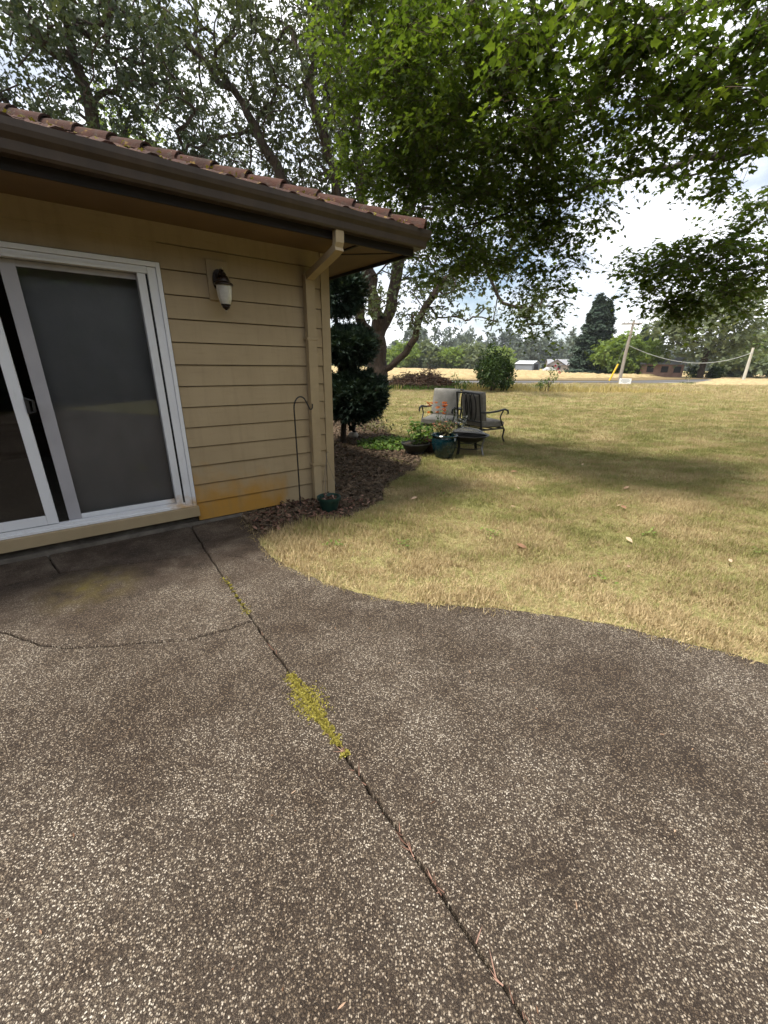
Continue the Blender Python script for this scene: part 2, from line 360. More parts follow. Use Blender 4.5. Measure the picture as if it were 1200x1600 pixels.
leaf_mat('silver_leaf', (0.05, 0.05, 0.05), (0.40, 0.40, 0.38), (0.75, 0.74, 0.72), 0.1)
leaf_mat('coral_flower', (0.50, 0.12, 0.03), (0.72, 0.19, 0.05), (0.80, 0.34, 0.16), 0.3)
leaf_mat('pink_flower', (0.35, 0.10, 0.07), (0.55, 0.25, 0.18), (0.75, 0.55, 0.45), 0.3)
leaf_mat('red_flower', (0.25, 0.01, 0.03), (0.45, 0.02, 0.06), (0.60, 0.08, 0.12), 0.3)
leaf_mat('dry_leaf', (0.10, 0.05, 0.03), (0.28, 0.16, 0.10), (0.58, 0.42, 0.30), 0.2, 0.8)
leaf_mat('dead_leaf_red', (0.07, 0.035, 0.025), (0.19, 0.105, 0.075), (0.42, 0.26, 0.20), 0.15, 0.8)
leaf_mat('moss', (0.09, 0.075, 0.016), (0.28, 0.24, 0.045), (0.46, 0.41, 0.11), 0.2, 0.9)
leaf_mat('dry_grass_tall', (0.30, 0.24, 0.10), (0.46, 0.37, 0.17), (0.60, 0.50, 0.26), 0.3, 0.8)
def brick_mat():
    b = NB('brick_far')
    b.bsdf(b.ramp(b.noise(b.pos(), 1.2, 5), [(0.3, (0.20, 0.12, 0.09)), (0.7, (0.29, 0.18, 0.14))]), 0.9)
brick_mat()

# ------------------------------------------------------------------ helpers
def tag(o, label=None, cat=None, group=None, kind=None):
    for k, v in (('label', label), ('category', cat), ('group', group), ('kind', kind)):
        if v: o[k] = v
    return o
def link(name, me, mat=None, parent=None, loc=None, rot=None):
    o = bpy.data.objects.new(name, me); C.objects.link(o)
    if mat is not None and me is not None and len(me.materials) == 0: me.materials.append(MATS[mat])
    if parent is not None: o.parent = parent
    if loc is not None: o.location = loc
    if rot is not None: o.rotation_euler = rot
    return o
def thing(name, label, cat, loc=(0, 0, 0), rz=0, group=None):
    o = bpy.data.objects.new(name, None); C.objects.link(o); o.empty_display_size = 0.1
    o.location = loc; o.rotation_euler = (0, 0, rz)
    return tag(o, label, cat, group)

class MB:
    """mesh collector"""
    def __init__(s): s.v = []; s.f = []; s.smooth = False
    def add(s, vs, fs):
        k = len(s.v); s.v += [tuple(v) for v in vs]; s.f += [tuple(i + k for i in f) for f in fs]; return s
    def box(s, x0, x1, y0, y1, z0, z1, bev=0.0):
        if bev <= 0:
            vs = [(x, y, z) for z in (z0, z1) for y in (y0, y1) for x in (x0, x1)]
            return s.add(vs, [(0, 2, 3, 1), (4, 5, 7, 6), (0, 1, 5, 4), (2, 6, 7, 3), (0, 4, 6, 2), (1, 3, 7, 5)])
        bm = bmesh.new(); bmesh.ops.create_cube(bm, size=1)
        for v in bm.verts: v.co = ((x0 + x1) / 2 + v.co.x * (x1 - x0), (y0 + y1) / 2 + v.co.y * (y1 - y0), (z0 + z1) / 2 + v.co.z * (z1 - z0))
        bmesh.ops.bevel(bm, geom=bm.edges[:], offset=bev, segments=2, affect='EDGES', profile=0.6)
        bm.verts.ensure_lookup_table()
        vs = [v.co[:] for v in bm.verts]; fs = [[v.index for v in f.verts] for f in bm.faces]; bm.free()
        return s.add(vs, fs)
    def tube(s, pts, r, n=8, cap=True, up=None, flat=1.0):
        pts = [Vector(p) for p in pts]; rs = r if isinstance(r, (list, tuple)) else [r] * len(pts)
        rings = []; prev = None
        for i, p in enumerate(pts):
            d = (pts[min(i + 1, len(pts) - 1)] - pts[max(i - 1, 0)]).normalized()
            if prev is None:
                a = Vector(up) if up else (Vector((0, 0, 1)) if abs(d.z) < 0.9 else Vector((1, 0, 0)))
            else: a = prev
            u = (a - d * a.dot(d)).normalized(); prev = u; wv = d.cross(u)
            rings.append([p + (u * math.cos(t) * flat + wv * math.sin(t)) * rs[i] for t in [2 * math.pi * k / n for k in range(n)]])
        vs = [v for rg in rings for v in rg]; fs = []
        for i in range(len(pts) - 1):
            for k in range(n):
                a = i * n + k; b = i * n + (k + 1) % n; fs.append((a, b, b + n, a + n))
        if cap: fs.append(tuple(range(n - 1, -1, -1))); fs.append(tuple(range((len(pts) - 1) * n, len(pts) * n)))
        return s.add(vs, fs)
    def bar(s, pts, w, h, up=(0, 0, 1)):
        """rectangular section swept along pts"""
        pts = [Vector(p) for p in pts]; rings = []
        for i, p in enumerate(pts):
            d = (pts[min(i + 1, len(pts) - 1)] - pts[max(i - 1, 0)]).normalized()
            a = Vector(up); u = (a - d * a.dot(d)).normalized(); q = d.cross(u)
            rings.append([p + q * (sx * w / 2) + u * (sy * h / 2) for sx, sy in ((-1, -1), (1, -1), (1, 1), (-1, 1))])
        vs = [v for rg in rings for v in rg]; fs = []
        for i in range(len(pts) - 1):
            for k in range(4): a = i * 4 + k; b = i * 4 + (k + 1) % 4; fs.append((a, b, b + 4, a + 4))
        fs.append((3, 2, 1, 0)); m = (len(pts) - 1) * 4; fs.append((m, m + 1, m + 2, m + 3))
        return s.add(vs, fs)
    def lathe(s, prof, n=24, loc=(0, 0, 0)):
        vs = [(loc[0] + r * math.cos(2 * math.pi * k / n), loc[1] + r * math.sin(2 * math.pi * k / n), loc[2] + z) for r, z in prof for k in range(n)]
        fs = []
        for i in range(len(prof) - 1):
            for k in range(n): a = i * n + k; b = i * n + (k + 1) % n; fs.append((a, b, b + n, a + n))
        if prof[0][0] > 1e-4: fs.append(tuple(range(n - 1, -1, -1)))
        if prof[-1][0] > 1e-4: m = (len(prof) - 1) * n; fs.append(tuple(range(m, m + n)))
        return s.add(vs, fs)
    def mesh(s, name, smooth=False):
        me = bpy.data.meshes.new(name); me.from_pydata(s.v, [], s.f); me.update()
        if smooth:
            me.polygons.foreach_set('use_smooth', [True] * len(me.polygons))
            try: me.set_sharp_from_angle(angle=R(42))
            except Exception: pass
        return me
    def build(s, name, mat, parent=None, smooth=False, loc=None, rot=None):
        return link(name, s.mesh(name, smooth), mat, parent, loc, rot)

def np_mesh(name, V, F, tint=None, smooth=False):
    """V (n,3) float, F (m,k) int, all faces with k corners"""
    me = bpy.data.meshes.new(name); m, k = F.shape
    me.vertices.add(len(V)); me.vertices.foreach_set('co', V.astype(np.float32).ravel())
    me.loops.add(m * k); me.loops.foreach_set('vertex_index', F.astype(np.int32).ravel())
    me.polygons.add(m); me.polygons.foreach_set('loop_start', np.arange(0, m * k, k, dtype=np.int32))
    me.polygons.foreach_set('use_smooth', np.full(m, smooth))
    me.update(calc_edges=True)
    if tint is not None:
        a = me.attributes.new('tint', 'FLOAT', 'POINT'); a.data.foreach_set('value', tint.astype(np.float32))
    return me

# leaf templates: (verts, triangles); unit length along +y from the stalk, normal +z
def _fan(outline, lift=0.05):
    c = np.array([[0, 0.38, 0.0]]); o = np.array([[x, y, lift * (abs(x) * 2) - 0.12 * max(0, y - .5)] for x, y in outline])
    V = np.vstack([c, o]); n = len(o); F = np.array([[0, 1 + i, 1 + (i + 1) % n] for i in range(n)]); return V, F
T_MAPLE = _fan([(0, 0), (0.30, 0.05), (0.22, 0.22), (0.55, 0.42), (0.33, 0.48), (0.20, 0.62), (0, 1.0), (-0.20, 0.62), (-0.33, 0.48), (-0.55, 0.42), (-0.22, 0.22), (-0.30, 0.05)])
T_OVAL = _fan([(0, 0), (0.24, 0.3), (0.22, 0.65), (0, 1), (-0.22, 0.65), (-0.24, 0.3)], 0.1)
T_CLUMP = (np.array([[0, 0, 0], [.32, .28, .06], [.02, .66, -.04], [-.36, .30, .05], [.18, .42, .05], [.62, .56, .1], [.36, .98, -.05], [.02, .70, .06], [-.15, .4, 0], [-.05, .8, .08], [-.45, 1.0, -.04], [-.55, .6, .05]], float),
           np.array([[0, 1, 2], [0, 2, 3], [4, 5, 6], [4, 6, 7], [8, 9, 10], [8, 10, 11]]))
T_NEEDLE = (np.array([[-.05, 0, 0], [.05, 0, 0], [.07, .5, .03], [-.07, .5, .03], [0, 1, 0], [-.28, .55, .02], [-.05, .25, 0], [.28, .6, .02], [.05, .3, 0]], float),
            np.array([[0, 1, 2], [0, 2, 3], [3, 2, 4], [6, 3, 5], [8, 7, 2]]))
T_BLADE = (np.array([[-.5, 0, 0], [.5, 0, 0], [-.4, .5, .05], [.4, .5, .05], [0, 1, .2]], float), np.array([[0, 1, 3], [0, 3, 2], [2, 3, 4]]))

def rot_from(yaw, pitch, roll):
    """arrays -> rotation matrices Rz(yaw) Rx(pitch) Ry(roll)"""
    cy, sy, cp, sp_, cr_, sr = np.cos(yaw), np.sin(yaw), np.cos(pitch), np.sin(pitch), np.cos(roll), np.sin(roll)
    n = len(yaw); Z = np.zeros((n, 3, 3)); X = np.zeros((n, 3, 3)); Y = np.zeros((n, 3, 3))
    Z[:, 0, 0] = cy; Z[:, 0, 1] = -sy; Z[:, 1, 0] = sy; Z[:, 1, 1] = cy; Z[:, 2, 2] = 1
    X[:, 0, 0] = 1; X[:, 1, 1] = cp; X[:, 1, 2] = -sp_; X[:, 2, 1] = sp_; X[:, 2, 2] = cp
    Y[:, 1, 1] = 1; Y[:, 0, 0] = cr_; Y[:, 0, 2] = sr; Y[:, 2, 0] = -sr; Y[:, 2, 2] = cr_
    return Z @ X @ Y
def scatter(tmpl, P, Rm, S, tint):
    V0, F0 = tmpl; n = len(P); k = len(V0)
    S = np.asarray(S, float); S3 = S[:, None] if S.ndim == 1 else S
    V = np.einsum('nij,nkj->nki', Rm, V0[None] * (S3[:, None, :] if S3.shape[1] == 3 else S3[:, None])) + P[:, None]
    F = (F0[None] + (np.arange(n) * k)[:, None, None]).reshape(-1, 3)
    return V.reshape(-1, 3), F, np.repeat(tint, k)
def leaves(name, mat, tmpl, P, Rm, S, tint, parent=None):
    V, F, t = scatter(tmpl, P, Rm, S, tint)
    return link(name, np_mesh(name, V, F, t), mat, parent)
def join_sc(*ps):
    V = []; F = []; T = []; k = 0
    for v, f, t in ps: V.append(v); F.append(f + k); T.append(t); k += len(v)
    return np.vstack(V), np.vstack(F), np.concatenate(T)

# ------------------------------------------------------------------ ground
def T(x, y): return -0.006 * np.clip(np.asarray(y, float) - 45, 0, 140)
def sheet(name, poly, z, mat, cat=None):
    bm = bmesh.new(); vs = [bm.verts.new((x, y, z + float(T(x, y)))) for x, y in poly]
    f = bm.faces.new(vs); bm.normal_update()
    if f.normal.z < 0: f.normal_flip()
    bmesh.ops.triangulate(bm, faces=[f])
    me = bpy.data.meshes.new(name); bm.to_mesh(me); bm.free()
    return tag(link(name, me, mat), kind='structure')
# base ground: one sheet to the horizon
xs = np.array([-3000, -1200, -500, -200, -80, -30, 0, 30, 80, 200, 500, 1200, 3000.]); ys = np.array([-3000, -800, -200, -40, 0, 20, 45, 80, 120, 185, 400, 1200, 3000.])
gx, gy = np.meshgrid(xs, ys); gz = T(gx, gy) - 0.09
idx = np.arange(gx.size).reshape(gx.shape)
F = np.stack([idx[:-1, :-1], idx[:-1, 1:], idx[1:, 1:], idx[1:, :-1]], -1).reshape(-1, 4)
tag(link('ground', np_mesh('ground', np.stack([gx, gy, gz], -1).reshape(-1, 3), F), 'verge_grass'), kind='structure')

EDGE0 = [(-1.50, 3.96), (-1.09, 3.28), (-0.83, 2.93), (-0.48, 2.67), (-0.17, 2.50), (0.19, 2.39), (0.71, 2.34), (1.20, 2.25), (1.62, 2.11), (1.91, 1.97), (2.18, 1.83), (2.9, 1.3), (3.7, 0.4), (4.3, -1.0), (4.6, -3.0), (4.6, -7.0)]
def densify(pts, step=0.06, amp=0.012, seed=1):
    r = random.Random(seed); out = []
    pts = [Vector((*p, 0)) for p in pts]
    for i in range(len(pts) - 1):
        p0 = pts[max(i - 1, 0)]; p1 = pts[i]; p2 = pts[i + 1]; p3 = pts[min(i + 2, len(pts) - 1)]
        n = max(1, int((p2 - p1).length / step))
        for k in range(n):
            t = k / n
            q = 0.5 * ((2 * p1) + (p2 - p0) * t + (2 * p0 - 5 * p1 + 4 * p2 - p3) * t * t + (3 * p1 - p0 - 3 * p2 + p3) * t ** 3)
            out.append((q.x + r.uniform(-amp, amp), q.y + r.uniform(-amp, amp)))
    out.append((pts[-1].x, pts[-1].y)); return out
EDGE = densify(EDGE0)
lawn_poly = EDGE + [(60, -7), (60, 44.5), (31, 40.2), (24, 40.6), (18.9, 38.9), (5.3, 33.6), (-60, 13.5), (-60, 6), (-8, 8)]
sheet('lawn', lawn_poly, -0.012, 'lawn_turf')
road_c = [(-60, 17), (5.3, 37.2), (18.9, 42.6), (28.3, 46.8), (43.4, 58), (63.6, 72.5), (130, 122)]
def ribbon(name, ctr, w, z, mat):
    P = [Vector((*p, 0)) for p in ctr]; Lp = []; Rp = []
    for i, p in enumerate(P):
        d = (P[min(i + 1, len(P) - 1)] - P[max(i - 1, 0)]).normalized(); q = Vector((-d.y, d.x, 0)) * w / 2
        Lp.append(((p + q).x, (p + q).y)); Rp.append(((p - q).x, (p - q).y))
    return sheet(name, Lp + Rp[::-1], z, mat)
ribbon('road_shoulder', road_c, 5.0, -0.03, 'gravel_pale')
ribbon('road', road_c, 3.4, 0.02, 'road_asphalt')
# stubble field beyond the road, one gridded sheet
fx = np.linspace(-260, 330, 60); fy = np.linspace(0, 1, 14)
gx = np.repeat(fx[None], 14, 0)
near = np.interp(fx, [-260, 5.3, 28.3, 63.6, 130, 330], [-40, 41.5, 50.5, 78, 127, 260]); farl = np.full_like(fx, 190.0); farl = np.maximum(farl, near + 5)
gy = near[None] + (farl - near)[None] * fy[:, None]; gz = T(gx, gy) - 0.015
idx = np.arange(gx.size).reshape(gx.shape); F = np.stack([idx[:-1, :-1], idx[:-1, 1:], idx[1:, 1:], idx[1:, :-1]], -1).reshape(-1, 4)
tag(link('field', np_mesh('field', np.stack([gx, gy, gz], -1).reshape(-1, 3), F), 'stubble_field'), kind='structure')
# the right-hand near field with windrows on this side of the road
sheet('near_field', [(31, 40), (140, 60), (140, 118), (66, 68.5), (45, 53)], -0.02, 'stubble_field')

# ------------------------------------------------------------------ patio
patio_root = tag(link('patio', None), kind='structure')
def offset_in(poly, d):
    n = len(poly); A = sum(poly[i][0] * poly[(i + 1) % n][1] - poly[(i + 1) % n][0] * poly[i][1] for i in range(n)); sgn = 1 if A > 0 else -1
    out = []
    for i in range(n):
        a = Vector(poly[i - 1]); b = Vector(poly[i]); c = Vector(poly[(i + 1) % n])
        e1 = (b - a).normalized(); e2 = (c - b).normalized()
        n1 = Vector((-e1.y, e1.x)) * sgn; n2 = Vector((-e2.y, e2.x)) * sgn
        m = (n1 + n2); m = m / max(m.length_squared, 0.4) * 2
        out.append((b.x + m.x * d, b.y + m.y * d))
    return out, sgn
def slab(poly, top=0.0, gap=0.006):
    p0, s = offset_in(poly, gap); p1, _ = offset_in(poly, gap + 0.007)
    if s < 0: p0 = p0[::-1]; p1 = p1[::-1]
    n = len(p0); mb = MB()
    mb.v = [(x, y, top) for x, y in p1] + [(x, y, top - 0.008) for x, y in p0] + [(x, y, top - 0.07) for x, y in p0]
    mb.f = [tuple(range(n))] + [(n + i, n + (i + 1) % n, (i + 1) % n, i) for i in range(n)] + [(2 * n + i, 2 * n + (i + 1) % n, n + (i + 1) % n, n + i) for i in range(n)]
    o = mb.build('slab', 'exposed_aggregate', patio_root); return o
def WL(s, o): # along the wall, out from the wall -> world xy
    return (HP.x + math.cos(HA) * s + math.sin(HA) * o, HP.y + math.sin(HA) * s - math.cos(HA) * o)
def jit(a, b, step=0.05, amp=0.004, seed=3, ends=True):
    r = random.Random(seed); n = max(1, int(math.dist(a, b) / step))
    return [(a[0] + (b[0] - a[0]) * k / n + (r.uniform(-amp, amp) if 0 < k < n else 0), a[1] + (b[1] - a[1]) * k / n + (r.uniform(-amp, amp) if 0 < k < n else 0)) for k in range(n + 1)]
JA = (-1.785, 3.465); JS = (-1.50, 3.08); JC = (-0.815, 2.14); JE = (2.55, -2.45); JE2 = (5.4, -6.35)
SL = WL(-6.5, 0.35); SX = WL(-0.31, 0.47)
jWS = jit(WL(0.72, 0.005), JS, seed=11); jSC = jit(JS, JC, seed=12); jCE = jit(JC, JE, seed=13, step=0.04)
SK = WL(-1.30, 0.45)
crack_ctrl = [JC, (-1.12, 1.965), (-1.46, 1.90), (-1.75, 1.865), (-1.96, 1.885), (-2.25, 1.98), (-2.6, 2.08), (-2.95, 2.14), SK]
crack = densify(crack_ctrl, 0.035, 0.006, 5)
strip = jit(JS, SX, seed=14) ; strip2 = jit(SX, SK, seed=15) + jit(SK, SL, seed=17)[1:]; kSK = min(range(len(strip2)), key=lambda i: math.dist(strip2[i], SK))
# strip slabs next to the wall
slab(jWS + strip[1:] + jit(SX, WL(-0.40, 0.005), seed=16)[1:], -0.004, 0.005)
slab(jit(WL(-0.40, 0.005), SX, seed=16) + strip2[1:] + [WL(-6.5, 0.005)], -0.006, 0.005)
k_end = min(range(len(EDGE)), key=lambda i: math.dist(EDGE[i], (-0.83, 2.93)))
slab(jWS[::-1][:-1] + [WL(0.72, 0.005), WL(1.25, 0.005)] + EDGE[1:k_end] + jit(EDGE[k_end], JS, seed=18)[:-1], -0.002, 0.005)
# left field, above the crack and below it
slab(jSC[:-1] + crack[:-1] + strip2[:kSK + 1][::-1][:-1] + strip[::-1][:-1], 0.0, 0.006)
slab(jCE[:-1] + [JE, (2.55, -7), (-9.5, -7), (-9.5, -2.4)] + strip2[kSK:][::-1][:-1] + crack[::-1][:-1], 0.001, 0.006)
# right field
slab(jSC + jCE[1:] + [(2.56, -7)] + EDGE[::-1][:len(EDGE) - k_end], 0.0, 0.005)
bm_ = MB(); bm_.add([(-10, -7.2, -0.045), (4.8, -7.2, -0.045), (4.8, 6, -0.045), (-10, 6, -0.045)], [(0, 1, 2, 3)])
bm_.build('joint_bed', 'joint_dirt', patio_root)

# ------------------------------------------------------------------ house
house = thing('house', 'tan lap-sided house with brown gutter, red tile roof and white sliding door', 'house', HP, HA)
S0, S1, DEP = -7.0, 2.36, 9.0
EX = 0.183; Z0 = 0.041
DL, DR = -1.03, 0.805          # door opening with frame
# wall core
mb = MB(); mb.box(S0, DL, 0.0, 0.12, 0.10, 2.56); mb.box(DR, S1 - .02, 0.0, 0.12, 0.10, 2.56); mb.box(DL, DR, 0.0, 0.12, 2.27, 2.56)
mb.box(S1 - .14, S1 - .02, 0.12, DEP, 0.1, 2.56); mb.box(S0, S1, DEP - .12, DEP, 0.1, 2.56); mb.box(S0, S0 + .12, .12, DEP - .12, .1, 2.56)
mb.build('wall', 'interior_wall', house)
mb = MB(); mb.box(S0 + .02, S1 - .03, 0.005, DEP - .02, -0.1, 0.095, 0.0); mb.build('foundation', 'concrete', house)
mb = MB(); mb.box(S0 + .02, 1.245, -0.035, 0.0, -0.1, 0.030, 0.008); mb.build('foundation_lip', 'concrete', house)
def board_mesh(x0, x1, h=EX - 0.0075, lap=0.0):
    m = MB()
    yb0, yb1, yt = -0.036, -0.036, -0.022
    m.add([(x0, yb0, 0), (x1, yb0, 0), (x1, yt, h + lap), (x0, yt, h + lap), (x0, -0.016, 0), (x1, -0.016, 0), (x1, -0.012, h + lap), (x0, -0.012, h + lap)],
          [(0, 1, 2, 3), (4, 7, 6, 5), (0, 4, 5, 1), (3, 2, 6, 7), (0, 3, 7, 4), (1, 5, 6, 2)])
    return m.mesh('siding_board')
me_r = board_mesh(DR + .004, 2.262); me_l = board_mesh(S0, DL - .004); me_top = board_mesh(DL - .004, DR + .004); me_side = board_mesh(-0.002, DEP - .01)
for k in range(14):
    z = Z0 + EX * k
    if z > 2.45: break
    for me in (me_r, me_l):
        o = link('siding_board', me, 'siding_paint', house, (random.uniform(-.0, .0), random.uniform(-.002, .001), z), (random.uniform(-.003, .003), 0, 0))
    link('siding_board', me_side, 'siding_paint', house, (S1 - .022, 0.07, z), (0, 0, R(90)))
link('siding_board', me_top, 'siding_paint', house, (0, 0, 2.275)); link('siding_board', me_top, 'siding_paint', house, (0, .002, 2.42))
mb = MB(); mb.box(2.262, S1, -0.045, -0.002, 0.035, 2.55, 0.003); mb.build('corner_board', 'trim_paint', house)
mb = MB(); mb.box(S1 - .022, S1 + .006, -0.001, 0.085, 0.035, 2.55, 0.003); mb.build('corner_board', 'trim_paint', house)
# soffit, fascia, gutter
OV = 0.60; A0, A1 = S0 - OV, S1 + OV; B0, B1 = -OV, DEP + OV
mb = MB(); mb.add([(A0, B0, 2.556), (A1, B0, 2.556), (A1, B1, 2.556), (A0, B1, 2.556), (A0, B0, 2.575), (A1, B0, 2.575), (A1, B1, 2.575), (A0, B1, 2.575)], [(3, 2, 1, 0), (4, 5, 6, 7), (0, 1, 5, 4), (1, 2, 6, 5), (2, 3, 7, 6), (3, 0, 4, 7)])
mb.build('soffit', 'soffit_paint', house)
mb = MB(); mb.bar([(S1, 0, 2.553), (A1 - .02, -OV + .02, 2.553)], 0.022, 0.008); mb.build('soffit_joint', 'fascia_dark', house)
mb = MB(); mb.box(S1 + .03, S1 + .055, -OV + .05, DEP, 2.545, 2.5555); mb.build('soffit_trim', 'fascia_dark', house)
mb = MB(); mb.box(A0, A1 + .02, B0 - .02, B0 + .0, 2.525, 2.72); mb.box(A1, A1 + .02, B0 + .001, B1, 2.525, 2.72); mb.build('fascia', 'fascia_dark', house)
mb = MB(); mb.box(A0, A1 - .02, B0 + .001, B0 + .03, 2.530, 2.5555, .004); mb.build('soffit_mould', 'soffit_paint', house)
def gutter_profile(o0):  # (out, z) K style, open at top
    return [(o0, 2.735), (o0, 2.585), (o0 + .075, 2.585), (o0 + .085, 2.60), (o0 + .088, 2.645), (o0 + .112, 2.672), (o0 + .118, 2.70), (o0 + .118, 2.735), (o0 + .100, 2.738), (o0 + .100, 2.728), (o0 + .108, 2.72), (o0 + .103, 2.675), (o0 + .080, 2.65), (o0 + .072, 2.595), (o0 + .008, 2.595), (o0 + .008, 2.73)]
pr = gutter_profile(0.021); n = len(pr); mb = MB()
path = [(A0 - .1, B0, 0, -1), (A1, B0, 1, -1), (A1, B1 + .1, 1, 0)]
vs = []
for x, y, dx, dy in path:
    for o, z in pr: vs.append((x + dx * o, y + dy * o, z))
fs = [(i * n + k, i * n + (k + 1) % n, (i + 1) * n + (k + 1) % n, (i + 1) * n + k) for i in range(2) for k in range(n)] + [tuple(range(n)), tuple(range(3 * n - 1, 2 * n - 1, -1))]
mb.add(vs, fs); gut = mb.build('gutter', 'gutter_brown', house)
# downspout: outlet, offset elbow, shaft, kick-out
dsx = 2.108
mb = MB(); mb.bar([(dsx, -.662, 2.60), (dsx, -.662, 2.50), (dsx, -.645, 2.475)], 0.08, 0.055, up=(0, 1, 0)); dsp = mb.build('downspout', 'trim_paint', house)
mb = MB(); mb.bar([(dsx, -.670, 2.465), (dsx, -.60, 2.44), (dsx, -.10, 2.315), (dsx, -.083, 2.295)], 0.082, 0.058, up=(0, -.3, 1)); mb.build('elbow', 'trim_paint', dsp)
mb = MB(); mb.bar([(dsx, -.083, 2.335), (dsx, -.083, 0.45)], 0.098, 0.066, up=(0, 1, 0)); mb.build('shaft', 'trim_paint', dsp)
mb = MB(); mb.bar([(dsx, -.083, 0.46), (dsx - .01, -.087, 0.40), (dsx - .02, -.115, 0.06)], 0.090, 0.058, up=(0, 1, 0)); mb.build('kick_out', 'trim_paint', dsp)
for z in (0.445, 1.75):
    mb = MB(); mb.box(dsx - .062, dsx + .062, -.121, -.036, z, z + .022, .002); mb.build('strap', 'trim_paint', dsp)
# roof planes
K = 0.36; EA0, EA1, EB0, EB1 = A0 - .05, A1 + .07, B0 - .07, B1 + .05; ZE = 2.685
half = (EB1 - EB0) / 2; ridge_z = ZE + half * K
mb = MB(); mb.add([(EA0, EB0, ZE), (EA1, EB0, ZE), (EA1, EB1, ZE), (EA0, EB1, ZE), (EA1 - half, EB0 + half, ridge_z), (EA0 + half, EB0 + half, ridge_z)], [(0, 1, 4, 5), (1, 2, 4), (2, 3, 5, 4), (3, 0, 5)])
roof = mb.build('roof', 'roof_felt', house)
# S-tiles: one shared mesh, arched
def tile_mesh(L=0.40, W=0.25):
    m = MB(); prof = []
    for i in range(9):
        t = i / 8; x = -W / 2 + W * t * 1.02
        z = 0.046 * math.sin(math.pi * min(t / 0.62, 1.0)) if t < 0.62 else -0.012 * math.sin(math.pi * (t - .62) / .38)
        prof.append((x, z))
    for th in (0.016, 0.0):
        for y in (0, L):
            m.v += [(x, y, z + th) for x, z in prof]
    n = 9
    m.f = [(i, i + 1, n + i + 1, n + i) for i in range(8)] + [(2 * n + i + 1, 2 * n + i, 3 * n + i, 3 * n + i + 1) for i in range(8)] + [(i + 1, i, 2 * n + i, 2 * n + i + 1) for i in range(8)] + [(n + i, n + i + 1, 3 * n + i + 1, 3 * n + i) for i in range(8)]
    return m.mesh('roof_tile', True)
tm = tile_mesh(); tm.materials.append(MATS['clay_tile'])
tilt = math.atan(K); cosr = math.cos(tilt)
count = 0
stuff_tiles = MB()
tv = [Vector(v.co) for v in tm.vertices]; tf = [tuple(p.vertices) for p in tm.polygons]
def clipped(Mx, loc, sgn):
    """tile placed on the roof and cut along the hip; returns verts, faces in roof space or None"""
    W_ = [Mx @ v + loc for v in tv]
    side = [((v.x - EA1) + (v.y - EB0)) * sgn for v in W_]      # > 0 lies beyond the hip line
    if max(side) < -.005: return W_, tf, False
    if min(side) > -.02: return None, None, True
    bm = bmesh.new(); bv = [bm.verts.new(v) for v in W_]
    for f in tf: bm.faces.new([bv[i] for i in f])
    bmesh.ops.bisect_plane(bm, geom=bm.verts[:] + bm.edges[:] + bm.faces[:], plane_co=(EA1, EB0, ZE), plane_no=(sgn, sgn, 0), clear_outer=True)
    bm.verts.index_update(); V_ = [v.co.copy() for v in bm.verts]; F_ = [tuple(v.index for v in f.verts) for f in bm.faces]; bm.free()
    return (V_, F_, True) if F_ else (None, None, True)
for row in range(13):
    yo = row * 0.33 * cosr; x = EA1 - 0.13 - yo
    while x > EA0 + yo + .1:
        e = Euler((tilt + random.uniform(-.02, .02), random.uniform(-.03, .03), random.uniform(-.03, .03)))
        loc = Vector((x, EB0 + yo - 0.05 * (row == 0), ZE + yo * K + .008))
        V_, F_, cut = clipped(e.to_matrix(), loc, 1)
        if V_ is not None:
            if row < 2 or (row < 5 and x > 0):
                if cut:
                    m_ = MB(); m_.v = [tuple(v - loc) for v in V_]; m_.f = F_; m_.build('roof_tile', 'clay_tile', roof, True, loc)
                else: link('roof_tile', tm, None, roof, loc, e)
            else: stuff_tiles.add(V_, F_)
        x -= 0.235
for row in range(13):       # end slope (right-hand hip end)
    yo = row * 0.33 * cosr; y = EB0 + 0.13 + yo
    Mx = (Matrix.Rotation(R(90), 3, 'Z') @ Matrix.Rotation(tilt, 3, 'X'))
    while y < EB1 - yo - .1:
        V_, F_, cut = clipped(Mx, Vector((EA1 - yo, y, ZE + yo * K + .008)), -1)
        if V_ is not None: stuff_tiles.add(V_, F_)
        y += 0.235
tag(stuff_tiles.build('tile_field', 'clay_tile', roof, True), kind='stuff')
# hip caps
def cap_mesh(L=0.42):
    m = MB(); n = 9
    for th in (0, 0.02):
        for (y, r) in ((0, 0.128), (L, 0.108)):
            m.v += [(-(r - th) * math.cos(math.pi * k / (n - 1)) * 1.0, y, (r - th) * math.sin(math.pi * k / (n - 1)) * 0.82) for k in range(n)]
    m.f = [(i + 1, i, n + i, n + i + 1) for i in range(n - 1)] + [(2 * n + i, 2 * n + i + 1, 3 * n + i + 1, 3 * n + i) for i in range(n - 1)] + [(i, i + 1, 2 * n + i + 1, 2 * n + i) for i in range(n - 1)] + [(n + i + 1, n + i, 3 * n + i, 3 * n + i + 1) for i in range(n - 1)]
    return m.mesh('hip_tile', True)
cm = cap_mesh(); cm.materials.append(MATS['clay_tile'])
hd = Vector((-1, 1, K)).normalized(); hq = hd.to_track_quat('Y', 'Z')
Lh = half * math.sqrt(2 + K * K); t = -0.03
while t < Lh:
    p = Vector((EA1, EB0, ZE)) + hd * t
    e = (hq @ Euler((-0.045 + random.uniform(-.012, .012), random.uniform(-.05, .05), random.uniform(-.02, .02))).to_quaternion()).to_euler()
    link('hip_tile', cm, None, roof, p + Vector((0, 0, 0.045)), e); t += 0.355
